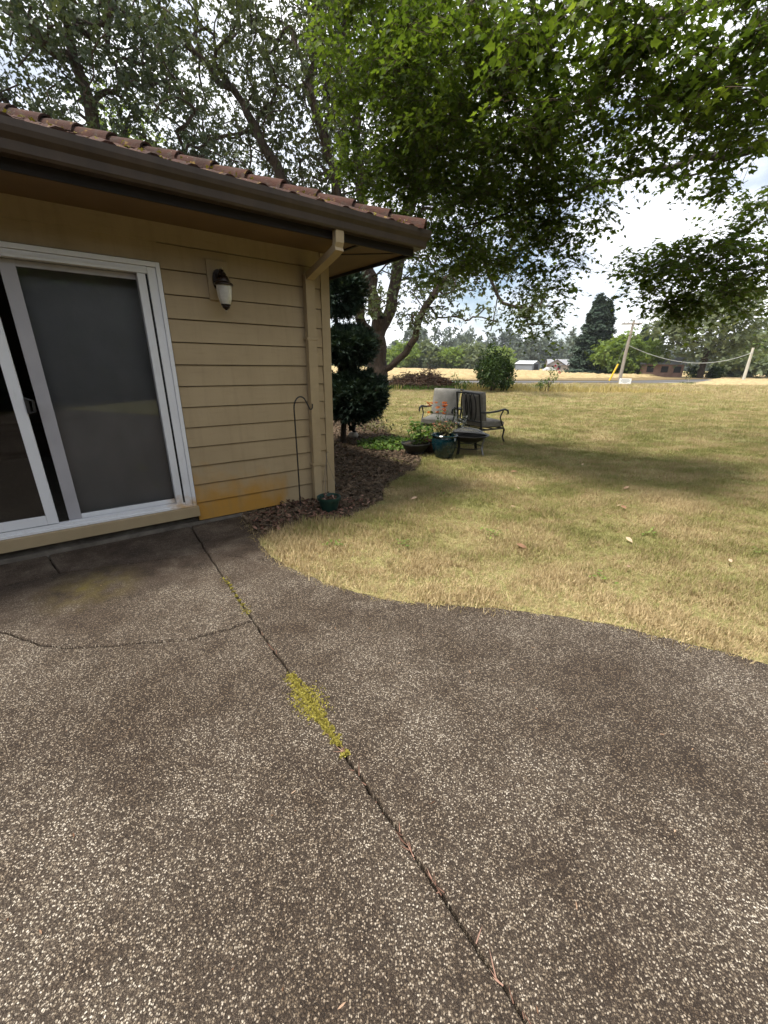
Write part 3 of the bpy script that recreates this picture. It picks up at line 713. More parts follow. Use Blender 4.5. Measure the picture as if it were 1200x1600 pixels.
# debris and moss on the eave tiles
P = np.stack([rng.uniform(-3.5, EA1, 500), EB0 + rng.uniform(-.04, .1, 500), np.full(500, ZE + .07)], -1); P[:, 2] += (P[:, 1] - EB0) * K + rng.uniform(-.04, .03, 500)
ml = leaves('roof_moss', 'moss', T_CLUMP, P, rot_from(rng.uniform(0, 6.3, 500), rng.normal(0, .5, 500), rng.normal(0, .5, 500)), rng.uniform(.012, .03, 500), rng.uniform(0, .35, 500))
ml.parent = roof; ml['kind'] = 'stuff'

# sliding door
door = link('sliding_door', None, None, house)
mb = MB(); mb.box(DR - .035, DR - .003, -.055, .10, .20, 2.27, .003); mb.box(DL + .003, DL + .035, -.055, .10, .20, 2.27, .003)
mb.box(DL + .035, DR - .035, -.055, .10, 2.235, 2.27, .003); mb.build('frame', 'vinyl_white', door)
mb = MB(); mb.box(DR - .098, DR - .036, -.042, .09, .225, 2.232, .003); mb.build('jamb', 'vinyl_white', door)
mb = MB(); mb.box(DL + .036, DR - .1, -.044, .09, 2.185, 2.233, .003); mb.box(DL + .036, DR - .1, -.050, -.046, 2.205, 2.213); mb.build('head_track', 'vinyl_white', door)
mb = MB(); mb.box(DR - .112, DR - .0985, -.020, .05, .24, 2.183); mb.build('weather_slot', 'dark_opening', door)
mb = MB(); mb.box(.632, .690, -.036, .05, .245, 2.183, .003); mb.box(.655, .662, -.040, -.0365, .245, 2.183); mb.build('fixed_stile', 'vinyl_white', door)
mb = MB(); mb.box(DL + .036, DR - .036, -.052, .10, .200, .224, .003); mb.box(DL + .036, DR - .1, -.040, -.028, .2245, .250, .002); mb.box(DL + .036, DR - .1, .008, .018, .2245, .246, .002); mb.build('sill_track', 'vinyl_white', door)
mb = MB(); mb.box(DL - .02, DR + .012, -.072, .0, .098, .197, .004); mb.build('sill_board', 'trim_paint', door)
# right (inner) panel
rp = link('fixed_panel', None, None, door)
mb = MB(); mb.box(-.195, -.105, .022, .062, .245, 2.180, .003); mb.build('stile', 'vinyl_shaded', rp)
mb = MB(); mb.box(-.105, .631, .024, .060, .245, .285, .003); mb.build('rail', 'vinyl_white', rp)
mb = MB(); mb.box(-.105, .631, .024, .060, 2.140, 2.180, .003); mb.build('rail', 'vinyl_shaded', rp)
mb = MB(); mb.box(-.105, .631, .038, .044, .285, 2.140); mb.build('pane', 'pane_glass', rp)
# left (outer) panel, slid a little open
lp = link('sliding_panel', None, None, door)
mb = MB(); mb.box(-.335, -.262, -.024, .006, .252, 2.180, .006); mb.build('stile', 'vinyl_white', lp)
mb = MB(); mb.box(DL + .037, DL + .10, -.024, .006, .252, 2.180, .006); mb.build('stile', 'vinyl_white', lp)
mb = MB(); mb.box(DL + .10, -.335, -.022, .004, .252, .330, .004); mb.build('rail', 'vinyl_white', lp)
mb = MB(); mb.box(DL + .10, -.335, -.022, .004, 2.120, 2.180, .004); mb.build('rail', 'vinyl_white', lp)
mb = MB(); mb.box(DL + .10, -.335, -.012, -.006, .330, 2.120); mb.build('pane', 'pane_glass', lp)
mb = MB(); mb.box(-.262, -.238, -.040, .004, 1.14, 1.26, .006); mb.tube([(-.242, -.045, 1.15), (-.215, -.06, 1.16), (-.21, -.06, 1.24), (-.242, -.045, 1.25)], .009, 8); mb.build('handle', 'black_metal', lp)
# curtain behind the right pane
mb = MB(); nn = 90
for i in range(nn + 1):
    x = -.16 + (0.83) * i / nn; y = .150 + .003 * math.sin(i * .13) + .0015 * math.sin(i * .31 + 1)
    mb.v += [(x, y, .24), (x, y, 2.2)]
mb.f = [(2 * i, 2 * i + 2, 2 * i + 3, 2 * i + 1) for i in range(nn)]
mb.build('curtain', 'curtain', house, True)
# room behind
mb = MB(); mb.add([(-4.2, .121, .21), (2.2, .121, .21), (2.2, 4.5, .21), (-4.2, 4.5, .21), (-4.2, .121, 2.5), (2.2, .121, 2.5), (2.2, 4.5, 2.5), (-4.2, 4.5, 2.5)], [(7, 6, 5, 4), (2, 3, 7, 6), (1, 2, 6, 5), (3, 0, 4, 7)])
mb.build('room', 'interior_wall', house)
mb = MB(); mb.box(-4.2, 2.2, .101, 4.5, .12, .205); mb.build('room_floor', 'carpet', house)
mb = MB(); mb.box(-2.2, -.2, 3.2, 4.1, .22, .62, .06); mb.box(-2.2, -.2, 3.9, 4.25, .6, 1.05, .06); mb.box(-2.35, -2.1, 3.2, 4.1, .22, .8, .05); mb.build('sofa', 'clay_brown', house)

# ------------------------------------------------------------------ wall lantern
lan = thing('wall_lantern', 'dark bronze wall lantern with frosted glass bowl beside the sliding door', 'lantern', HP + Matrix.Rotation(HA, 3, 'Z') @ Vector((1.255, -.034, 2.04)), HA)
mb = MB(); mb.box(-.09, .09, -.014, .012, .0, .31, .003); mb.build('mounting_block', 'trim_paint', lan)
mb = MB()
mb.add([(.052 * math.cos(a), y, .155 + .085 * math.sin(a) ) for y, sc_ in ((-.013, 1), (-.026, .9)) for a in [2 * math.pi * k / 20 for k in range(20)]], [(k, (k + 1) % 20, 20 + (k + 1) % 20, 20 + k) for k in range(20)] + [tuple(range(39, 19, -1))])
mb.build('back_plate', 'bronze', lan, True)
mb = MB(); mb.tube([(0, -.02, .15), (0, -.06, .20), (0, -.10, .225), (0, -.135, .215), (0, -.145, .19)], .011, 8); mb.tube([(0, -.02, .11), (0, -.05, .10), (0, -.085, .115)], .008, 8); mb.build('arm', 'bronze', lan, True)
LC = (0, -.145, 0)
mb = MB(); mb.lathe([(.0, .222), (.010, .220), (.014, .212), (.010, .205), (.022, .198), (.030, .186), (.026, .178), (.040, .168), (.046, .150), (.052, .138), (.052, .130)], 24, LC); mb.build('cap', 'bronze', lan, True)
mb = MB(); mb.lathe([(.050, .131), (.074, .118), (.078, .110), (.076, .102), (.058, .100), (.050, .104)], 28, LC); mb.build('rim', 'bronze', lan, True)
mb = MB(); mb.lathe([(.062, .101), (.062, .07), (.058, .02), (.048, -.022), (.036, -.044), (.030, -.046)], 28, LC); mb.build('glass_bowl', 'frosted_glass', lan, True)
mb = MB(); mb.lathe([(.040, -.042), (.040, -.050), (.030, -.058), (.032, -.064), (.024, -.074), (.010, -.082), (.006, -.088)], 24, LC); mb.build('base_cup', 'bronze', lan, True)
mb = MB(); mb.lathe([(.004, -.086), (.009, -.092), (.009, -.098), (.003, -.104), (.0, -.108)], 16, LC); mb.lathe([(.0, .24), (.006, .238), (.008, .230), (.005, .221)], 16, LC); mb.build('finial', 'brass_tip', lan, True)

# ------------------------------------------------------------------ mulch bed
bed_edge = [(-1.46, 3.86), (-1.17, 3.46), (-0.97, 3.75), (-0.48, 3.97), (-0.10, 4.45), (-0.01, 5.05), (0.22, 5.65), (0.58, 6.4), (0.55, 7.6), (0.16, 9.1), (-0.23, 11.5), (-1.29, 13.0), (-3.2, 13.2)]
be = densify(bed_edge, 0.10, 0.03, 21)
bed_poly = be + [(-4.5, 9.5), (-0.75, 4.75)]
def in_poly(P, poly):
    x, y = P[:, 0], P[:, 1]; inside = np.zeros(len(P), bool); n = len(poly)
    for i in range(n):
        x0, y0 = poly[i]; x1, y1 = poly[(i + 1) % n]
        c = ((y0 > y) != (y1 > y)) & (x < (x1 - x0) * (y - y0) / (y1 - y0 + 1e-12) + x0); inside ^= c
    return inside
bed_poly_full = be + [(-4.5, 9.5), (-0.72, 4.62), (-1.52, 4.0)]
def bed_h(x, y): return 0.012 + 0.02 * np.sin(x * 3.1 + 1) * np.cos(y * 2.3) + 0.012 * np.sin(x * 9 + y * 7)
gx, gy = np.meshgrid(np.arange(-4.6, 1.0, .07), np.arange(3.4, 13.3, .07)); keep = in_poly(np.stack([gx.ravel(), gy.ravel()], -1), bed_poly_full).reshape(gx.shape)
idx = np.arange(gx.size).reshape(gx.shape); Q = np.stack([idx[:-1, :-1], idx[:-1, 1:], idx[1:, 1:], idx[1:, :-1]], -1)
kq = keep[:-1, :-1] | keep[:-1, 1:] | keep[1:, 1:] | keep[1:, :-1]
gz = bed_h(gx, gy) + rng.normal(0, .007, gx.shape)
edge_k = ~keep; gz[edge_k] = -0.03
me = np_mesh('mulch_bed', np.stack([gx, gy, gz], -1).reshape(-1, 3), Q[kq], None, True)
bmm = bmesh.new(); bmm.from_mesh(me); bmesh.ops.delete(bmm, geom=[v for v in bmm.verts if not v.link_faces], context='VERTS'); bmm.to_mesh(me); bmm.free()
tag(link('mulch_bed', me, 'bark_mulch'), kind='structure')
def rand_in(poly, n, box):
    P = np.stack([rng.uniform(box[0], box[1], n), rng.uniform(box[2], box[3], n)], -1); return P[in_poly(P, poly)]
P2 = rand_in(bed_poly_full, 22000, (-1.6, 1.0, 3.4, 12)); n = len(P2)
P3 = np.column_stack([P2, bed_h(P2[:, 0], P2[:, 1]) + rng.uniform(.0, .014, n)])
v1 = scatter(T_CLUMP, P3, rot_from(rng.uniform(0, 6.3, n), rng.normal(0, .35, n), rng.normal(0, .45, n)), np.stack([rng.uniform(.02, .05, n), rng.uniform(.02, .09, n), np.full(n, .05)], -1), rng.uniform(0, 1, n))
V, F, t_ = v1; o = link('mulch_chips', np_mesh('mulch_chips', V, F, t_), 'mulch_chip'); tag(o, 'brown bark chips covering the planting bed by the house', 'mulch', kind='stuff')
# leaf litter along the wall and over the bed
P2 = np.vstack([rand_in([(-1.5, 3.95), (-1.12, 3.4), (-.9, 3.75), (-.4, 3.98), (-.1, 4.45), (-.75, 4.6)], 1500, (-1.55, 0, 3.4, 4.7)), rand_in(bed_poly_full, 700, (-1.2, .9, 4.4, 10))]); n = len(P2)
P3 = np.column_stack([P2, bed_h(P2[:, 0], P2[:, 1]) + rng.uniform(.012, .035, n)])
V, F, t_ = scatter(T_OVAL, P3, rot_from(rng.uniform(0, 6.3, n), rng.normal(0, .4, n), rng.normal(0, .5, n)), rng.uniform(.02, .06, n), rng.beta(1.0, 1.8, n))
o = link('leaf_litter', np_mesh('leaf_litter', V, F, t_), 'dead_leaf_red'); tag(o, 'reddish dead leaves drifted along the foot of the siding', 'leaf litter', kind='stuff')

# ------------------------------------------------------------------ shepherd hook, hanging pot
hb = Vector((-0.911, 4.11, 0.0))
mb = MB(); hd_ = Vector((math.cos(HA), math.sin(HA), 0))
pts = [(0, 0, -.05), (0, 0, .5), (-.004, 0, 1.05)] + [tuple(Vector((0, 0, 1.10)) + hd_ * (.07 - .075 * math.cos(a)) + Vector((0, 0, .115 * math.sin(a)))) for a in np.linspace(0, 2.2, 10)]
pts += [tuple(hd_ * .155 + Vector((0, 0, 1.12))), tuple(hd_ * .168 + Vector((0, 0, 1.09))), tuple(hd_ * .185 + Vector((0, 0, 1.085))), tuple(hd_ * .197 + Vector((0, 0, 1.10))), tuple(hd_ * .20 + Vector((0, 0, 1.14)))]
mb.tube(pts, .0075, 8); o = mb.build('shepherd_hook', 'black_metal', None, True, hb)
tag(o, 'thin black shepherd hook stuck in the ground against the siding', 'hook')
pot = thing('hanging_pot', 'small green plastic hanging pot with wire hanger at the house corner', 'pot', (-0.60, 4.13, 0.03))
mb = MB(); mb.lathe([(.085, 0), (.118, .115), (.128, .118), (.130, .150), (.120, .152), (.112, .13), (.104, .11), (.0, .11)], 28); mb.build('bowl', 'plastic_green', pot, True)
mb = MB(); mb.lathe([(.0, .118), (.06, .124), (.108, .112)], 20); mb.build('soil', 'soil', pot, True)
mb = MB(); apex = (-.02, .06, .56)
for a in (0.3, 2.4, 4.5): mb.tube([(.122 * math.cos(a), .122 * math.sin(a), .14), apex], .0016, 5)
mb.tube([(-.02, .06, .555), (-.02, .06, .60), (-.01, .06, .625), (.006, .06, .62)], .003, 6); mb.build('hanger', 'wire_steel', pot)
n = 46; a = rng.uniform(0, 6.3, n); r_ = rng.uniform(0, .1, n)
V, F, t_ = scatter(T_OVAL, np.column_stack([r_ * np.cos(a), r_ * np.sin(a), rng.uniform(.122, .15, n)]), rot_from(rng.uniform(0, 6.3, n), rng.normal(0, .4, n), rng.normal(0, .5, n)), rng.uniform(.02, .05, n), rng.uniform(0, 1, n))
link('dead_leaves', np_mesh('dead_leaves', V, F, t_), 'dead_leaf_red', pot)['kind'] = 'stuff'

# ------------------------------------------------------------------ moss in the joint
def moss(name, label, pts, n, spread, hmax, seed):
    r = np.random.default_rng(seed); pts = np.array(pts); k = r.integers(0, len(pts), n)
    W = np.array(spread)[k]; P = pts[k] + r.normal(0, 1, (n, 2)) * W[:, None]
    P3 = np.column_stack([P + .012 * np.sin(P[:, ::-1] * 160), r.uniform(-.008, .004, n)])
    V, F, t_ = scatter(T_CLUMP, P3, rot_from(r.uniform(0, 6.3, n), r.normal(.7, .4, n), r.normal(0, .4, n)), r.uniform(.006, hmax, n), r.beta(2, 2, n))
    o = link(name, np_mesh(name, V, F, t_), 'moss'); return tag(o, label, 'moss', kind='stuff')
def along(a, b, n, jy=0.0): return [(a[0] + (b[0] - a[0]) * i / n, a[1] + (b[1] - a[1]) * i / n) for i in range(n)]
mp_ = along((-.475, 1.66), (-.40, 1.57), 4) + along((-.40, 1.56), (-.27, 1.39), 12) + along((-.26, 1.38), (-.17, 1.26), 6) + [(-.15, 1.22)]
moss('moss_clump', 'bright yellow-green moss clump growing out of the patio joint', mp_, 8500, [.012] * 4 + [.018, .025, .030, .032, .033, .033, .031, .028, .024, .020, .015, .010] + [.007] * 6 + [.006], .0085, 3)
moss('moss_fringe', 'thin yellow-green moss specks along the joint near the house', along((-1.19, 2.65), (-.85, 2.19), 10), 420, [.014, .008, .004, .004, .004, .004, .004, .006, .014, .016], .010, 4)
# needles and debris lying in the joint
n = 60; tt = rng.uniform(0, 1, n) ** .7; P2 = np.array(JC)[None] * (1 - tt[:, None]) + np.array((.42, .45))[None] * tt[:, None]
V, F, t_ = scatter(T_BLADE, np.column_stack([P2 + rng.normal(0, .004, (n, 2)), rng.uniform(-.008, .003, n)]), rot_from(R(36) + rng.normal(0, .6, n), rng.normal(0, .1, n), rng.normal(0, .4, n)), np.stack([np.full(n, .004), rng.uniform(.02, .06, n), np.full(n, .03)], -1), rng.uniform(.2, 1, n))
tag(link('joint_debris', np_mesh('joint_debris', V, F, t_), 'dead_leaf_red'), 'dry reddish needles caught in the long patio joint', 'debris', kind='stuff')

# ------------------------------------------------------------------ trees
def grow(trunk, attract, alpha=0.25, step=0.5, r_tip=0.012, expo=2.4, trunk_r=None, seed=0, sag=0.0, wob=0.06):
    """trunk: list of polylines (the first starts at the base, later ones start on an existing point) ; attract (n,3) twig tips"""
    r = np.random.default_rng(seed)
    N = [np.array(trunk[0][0], float)]; par = [-1]; plen = [0.0]
    def walk(start, pts):
        cur = start
        for q in pts:
            q = np.array(q, float); d = q - N[cur]; L = np.linalg.norm(d); m = max(1, int(round(L / step))); p0 = N[cur].copy()
            for k in range(1, m + 1):
                N.append(p0 + d * k / m + (r.normal(0, wob, 3) * step if k < m else 0)); par.append(cur); plen.append(plen[cur] + L / m); cur = len(N) - 1
    walk(0, trunk[0][1:])
    for pl in trunk[1:]:
        A = np.array(N); i = int(np.argmin(np.linalg.norm(A - np.array(pl[0]), axis=1))); walk(i, pl[1:])
    nskel = len(N)
    zmin = trunk[0][1][2] * 0.6
    order = np.argsort([min(np.linalg.norm(np.array(N) - a, axis=1)) for a in attract])
    tips = []
    cap = len(N) + len(attract) * 14
    A = np.zeros((cap, 3)); A[:len(N)] = N; PL = np.zeros(cap); PL[:len(N)] = plen; cnt = len(N); par = par + [0] * (cap - cnt)
    dirs = np.zeros((cap, 3))
    for i in range(1, cnt): dd = A[i] - A[par[i]]; dirs[i] = dd / (np.linalg.norm(dd) + 1e-9)
    for j in order:
        a = attract[j]; D = a - A[:cnt]; dist = np.linalg.norm(D, axis=1)
        fwd = np.einsum('ij,ij->i', D, dirs[:cnt]) / (dist + 1e-9)
        cost = dist * (1.35 - 0.35 * fwd) + alpha * PL[:cnt]; cost[A[:cnt, 2] < zmin] += 1e3
        i = int(np.argmin(cost)); p0 = A[i].copy(); L = dist[i]; m = min(12, max(2, int(round(L / step))))
        ctrl = p0 + dirs[i] * L * 0.4 + (a - p0) * 0.15; cur = i
        for k in range(1, m + 1):
            t = k / m; q = (1 - t) ** 2 * p0 + 2 * t * (1 - t) * ctrl + t * t * a; q = q + (r.normal(0, wob, 3) * L / m if k < m else 0); q[2] -= sag * L * t * t * (1 if k < m else 1)
            A[cnt] = q; par[cnt] = cur; PL[cnt] = PL[cur] + np.linalg.norm(q - A[cur]); dd = q - A[cur]; dirs[cnt] = dd / (np.linalg.norm(dd) + 1e-9); cur = cnt; cnt += 1
        tips.append(cur)
    A = A[:cnt]; par = np.array(par[:cnt]); dirs = dirs[:cnt]
    rad = np.zeros(cnt); has = np.zeros(cnt, bool); acc = np.zeros(cnt); big = np.full(cnt, -1); bigr = np.zeros(cnt)
    for i in range(cnt - 1, -1, -1):
        rad[i] = max(r_tip, acc[i] ** (1 / expo))
        p = par[i]
        if p >= 0:
            acc[p] += rad[i] ** expo
            if rad[i] > bigr[p]: bigr[p] = rad[i]; big[p] = i
    if trunk_r:
        s = trunk_r / rad[0]; e = math.log(max(s, 1e-3)) / math.log(rad[0] / r_tip) if rad[0] > r_tip * 1.01 else 0
        rad = r_tip * (rad / r_tip) ** (1 + e)
        rad[:nskel] *= 1.0
    return A, par, rad, big, dirs, tips

def tubes(A, par, rad, big, dirs, n=6, rmin=0.0, flare=None):
    up = np.where(np.abs(dirs[:, 2:3]) < .9, np.array([[0, 0, 1.]]), np.array([[1., 0, 0]])); u = up - dirs * np.sum(up * dirs, 1, keepdims=True)
    u /= np.linalg.norm(u, axis=1, keepdims=True) + 1e-9; v = np.cross(dirs, u)
    ang = np.arange(n) / n * 2 * np.pi; ca, sa = np.cos(ang), np.sin(ang)
    sel = np.where((par >= 0) & (rad > rmin))[0]; p = par[sel]
    r0 = np.where(big[p] == sel, rad[p], np.minimum(rad[p], rad[sel] * 1.25)); r1 = rad[sel]
    du, dv = u[sel], v[sel]
    ring = lambda c, r_: c[:, None] + (du[:, None] * ca[None, :, None] + dv[:, None] * sa[None, :, None]) * r_[:, None, None]
    a = ring(A[p] - dirs[sel] * (r0 * .12)[:, None], r0); b = ring(A[sel] + dirs[sel] * (r1 * .12)[:, None], r1)
    V = np.stack([a, b], 1).reshape(-1, 3); m = len(sel); k = np.arange(n)
    F = np.stack([k, (k + 1) % n, n + (k + 1) % n, n + k], -1)[None] + (np.arange(m) * 2 * n)[:, None, None]
    return V, F.reshape(-1, 4)

def ell_points(ells, dens, r, flat=1.0, nmin=4):
    out = []
    for x, y, z, rx, rz in ells:
        ry = rx
        n = max(nmin, int(dens * rx * ry * rz)); q = r.normal(0, 1, (n, 3)); q /= np.linalg.norm(q, axis=1, keepdims=True); q *= r.uniform(.25, 1, (n, 1)) ** (1 / 2.2)
        out.append(np.array([x, y, z]) + q * np.array([rx, ry, rz]))
    return np.vstack(out)

def crown_leaves(tips, per, spread, size, r, droop=0.3, tilt=0.5, tint=(2, 2), flat=0.6):
    n = len(tips) * per; k = np.repeat(np.arange(len(tips)), per)
    off = r.normal(0, 1, (n, 3)) * np.array([spread, spread, spread * flat]); P = tips[k] + off
    yaw = r.uniform(0, 2 * np.pi, n)
    Rm = rot_from(yaw, r.normal(-droop, tilt, n), r.normal(0, tilt, n))
    ct = r.beta(*tint, len(tips))[k]
    t = np.clip(ct * .55 + r.beta(2, 2, n) * .45, 0, 1)
    return P, Rm, r.uniform(size * .65, size * 1.25, n), t

# ---- maple over the lawn (trunk out of frame to the right)
MB_ELL = [(-0.43, 7.00, 5.53, 0.78, 0.74), (-0.19, 7.60, 4.89, 0.81, 0.76), (0.32, 7.80, 4.11, 0.97, 0.61), (0.63, 6.00, 4.81, 0.79, 0.79), (1.23, 6.50, 4.30, 0.90, 0.78), (1.53, 7.00, 3.47, 0.99, 0.70), (0.97, 7.60, 3.19, 0.73, 0.42), (2.39, 7.00, 2.39, 0.40, 0.60), (1.60, 5.00, 4.24, 0.78, 0.66), (2.35, 6.00, 4.04, 0.83, 0.49), (2.36, 6.30, 3.44, 0.50, 0.50), (2.49, 4.50, 4.06, 0.64, 0.48), (2.94, 5.50, 4.01, 0.62, 0.34), (4.37, 6.00, 3.44, 0.47, 0.32), (3.95, 6.00, 2.67, 0.88, 0.38), (4.37, 5.50, 2.52, 0.38, 0.38), (3.49, 6.40, 2.82, 0.44, 0.31), (3.49, 5.20, 3.88, 0.52, 0.26), (3.97, 6.00, 2.30, 0.21, 0.21), (2.27, 6.80, 3.04, 0.56, 0.47), (3.20, 4.60, 3.96, 0.39, 0.50), (3.02, 4.60, 4.32, 0.48, 0.32), (2.14, 4.90, 4.49, 0.51, 0.34), (2.40, 5.30, 4.22, 0.51, 0.45), (3.65, 5.60, 3.73, 0.57, 0.29), (3.13, 5.00, 4.12, 0.54, 0.36), (0.23, 6.60, 4.83, 0.56, 0.64), (1.49, 5.80, 4.29, 0.64, 0.64), (0.70, 6.90, 4.39, 0.79, 0.61), (1.17, 5.40, 4.78, 0.63, 0.38), (2.09, 6.60, 3.74, 0.60, 0.52), (4.08, 5.80, 2.85, 0.64, 0.28), (0.05, 6.60, 5.48, 0.69, 0.38)]
MB_OUT = [(1.2, 7.2, 7.4, 1.6, .8), (2.8, 6.0, 6.6, 1.5, .8), (5.0, 5.2, 6.9, 1.5, 1.0), (7.3, 4.6, 4.6, 1.6, 1.2), (11.0, 7.5, 5.0, 2.4, 1.6), (6.5, 7.5, 8.6, 2.2, 1.3), (8.5, 5.0, 8.0, 3.0, 2.0), (10.5, 3.0, 5.0, 2.6, 1.8), (7.0, 2.6, 5.5, 1.9, 1.3), (11, 7, 6, 2.8, 2.0), (3.4, 8.0, 8.8, 2.0, 1.2), (13.5, 10, 6.0, 2.4, 1.6)]
def maple():
    r = np.random.default_rng(11)
    root = thing('maple_tree', 'big green maple whose leafy boughs hang over the lawn from the right', 'tree', (0, 0, 0))
    A1 = ell_points(MB_ELL, 255, r, nmin=26); A2 = ell_points(MB_OUT, 4.5, r)
    att = np.vstack([A1, A2]); inner = np.concatenate([np.ones(len(A1), bool), np.zeros(len(A2), bool)])
    tr = [[(9.2, 5.2, -.2), (9.15, 5.2, 1.4), (9.0, 5.25, 2.8), (8.8, 5.3, 4.6), (8.6, 5.4, 7.0)],
          [(9.0, 5.25, 2.9), (7.4, 5.5, 3.7), (5.6, 5.9, 4.15), (3.9, 6.3, 4.05), (2.2, 6.8, 3.7), (0.9, 7.4, 3.5)],
          [(8.9, 5.3, 3.8), (6.8, 5.3, 4.9), (4.2, 5.3, 4.9), (2.2, 5.6, 4.9), (.6, 6.4, 5.0)],
          [(8.8, 5.3, 4.6), (6.0, 6.2, 6.2), (3.2, 7.0, 6.3), (.9, 7.3, 5.8), (-.3, 7.4, 5.2)],
          [(9.0, 5.25, 2.8), (7.4, 5.6, 3.2), (5.8, 5.8, 3.0), (4.5, 6.0, 2.75), (3.4, 6.3, 2.75)]]
    A, par, rad, big, dirs, tips = grow(tr, att, 0.12, .28, .0032, 2.3, .26, 3, sag=.06, wob=.10)
    far_out = np.clip((A[:, 0] - 3.0) / 5.5, 0, 1); rad = rad * (.26 + .5 * far_out)
    V, F = tubes(A, par, rad, big, dirs, 7); link('trunk', np_mesh('trunk', V, F, None, True), 'bark_grey', root)
    tp = A[tips]; order = np.argsort([min(np.linalg.norm(A[:1] - a, axis=1)) for a in att])
    # tip order follows grow()'s ordering: recover inner flag by position
    isin = tp[:, 0] + 0.0
    fl = np.array([np.min(np.linalg.norm(A1 - t, axis=1)) < .35 for t in tp])
    # twig nodes near the tips carry leaves as well
    tq = tp[fl]; nt_ = len(tq); NT = 4; NL = 5
    k = np.repeat(np.arange(nt_), NT); m = len(k); az = r.uniform(0, 6.283, m); up_ = r.normal(.05, .25, m); Lt = r.uniform(.16, .36, m)
    d0 = np.column_stack([np.cos(az) * np.cos(up_), np.sin(az) * np.cos(up_), np.sin(up_)]); st = tq[k] + r.normal(0, .035, (m, 3)); drp = r.uniform(.25, .75, m)
    def tw(u): return st + d0 * (Lt * u)[:, None] - np.array([0, 0, 1.]) * (drp * Lt * u * u)[:, None]
    Vt = []; Ft = []
    ring = np.array([[1, 0], [-.5, .866], [-.5, -.866]])
    side = np.column_stack([-np.sin(az), np.cos(az), np.zeros(m)]); upv = np.cross(d0, side)
    for u, rr_ in ((0, .0030), (.5, .0022), (1, .0010)):
        c_ = tw(np.full(m, u)); Vt.append(c_[:, None] + rr_ * (side[:, None] * ring[None, :, :1] + upv[:, None] * ring[None, :, 1:]))
    Vt = np.stack(Vt, 1).reshape(-1, 3); q_ = np.arange(3); base_ = (np.arange(m) * 9)[:, None, None, None]
    Ft = (np.stack([q_, (q_ + 1) % 3, 3 + (q_ + 1) % 3, 3 + q_], -1)[None, None] + np.array([0, 3])[None, :, None, None] + base_).reshape(-1, 4)
    link('twigs', np_mesh('twigs', Vt, Ft, None, True), 'twig_brown', root)['kind'] = 'stuff'
    P1 = []; R1 = []; s1 = []; t1 = []; ct = r.beta(1.6, 2.0, nt_)[k]; size0 = r.uniform(.8, 1.15, nt_)[k]
    for j in range(NL):
        u = np.clip((j + .6 + r.uniform(-.25, .25, m)) / NL, .05, 1); sg = 1 if j % 2 else -1
        yaw = az - np.pi / 2 + (sg * r.uniform(.5, 1.15, m) if j < NL - 1 else r.normal(0, .3, m)); pit = -drp * u * .9 + r.normal(-.15, .32, m)
        R_ = rot_from(yaw, pit, r.normal(0, .38, m)); P1.append(tw(u) + R_[:, :, 1] * .022); R1.append(R_); s1.append(.074 * size0 * r.uniform(.6, 1.3, m) * (1.12 - .3 * u)); t1.append(np.clip(ct * .6 + r.beta(2, 2, m) * .4, 0, 1))
    P1 = np.vstack(P1); R1 = np.concatenate(R1); s1 = np.concatenate(s1); t1 = np.concatenate(t1)
    P2, R2, s2, t2 = crown_leaves(tp[~fl], 12, .36, .19, r, .35, .45, (2, 2), .6)
    # near sprays and outer crown leaves joined, tints drawn at random
    P = np.vstack([P1, P2]); Rm = np.concatenate([R1, R2]); s = np.concatenate([s1, s2]); t = np.concatenate([t1, t2])
    # keep the air right round the eave free
    hx = (P[:, 0] - HP.x) * math.cos(HA) + (P[:, 1] - HP.y) * math.sin(HA); hy = -(P[:, 0] - HP.x) * math.sin(HA) + (P[:, 1] - HP.y) * math.cos(HA)
    ok = ~((hx < A_EAVE) & (hy > -0.85) & (P[:, 2] < 4.0)); P, Rm, s, t = P[ok], Rm[ok], s[ok], t[ok]
    # the 300 nearest leaves in front of the lens are leaves of their own
    d = P - np.array([0, 0, 1.55]); dist = np.linalg.norm(d, axis=1); front = (d[:, 1] > 1) & (np.abs(d[:, 0]) < d[:, 1] * .86) & (d[:, 2] < d[:, 1] * .62)
    key = np.where(front, dist, 1e9); near = np.argsort(key)[:300]; rest = np.setdiff1d(np.arange(len(P)), near)
    V, F, tt = scatter(T_MAPLE, P[rest], Rm[rest], s[rest], t[rest]); cr = link('crown', np_mesh('crown', V, F, tt), 'maple_leaf', root); cr['kind'] = 'stuff'
    lms = []
    for q in range(4):
        V, F, tt = scatter(T_MAPLE, np.zeros((1, 3)), np.eye(3)[None], np.ones(1), np.array([.15 + .25 * q])); lm = np_mesh('leaf', V, F, tt); lm.materials.append(MATS['maple_leaf']); lms.append(lm)
    for i in near:
        o = bpy.data.objects.new('leaf', lms[int(min(3, t[i] * 4))]); C.objects.link(o); o.parent = cr
        o.matrix_local = Matrix.Translation(P[i]) @ Matrix(Rm[i].tolist()).to_4x4() @ Matrix.Scale(float(s[i]), 4)
    return len(P)
A_EAVE = 3.25
maple()

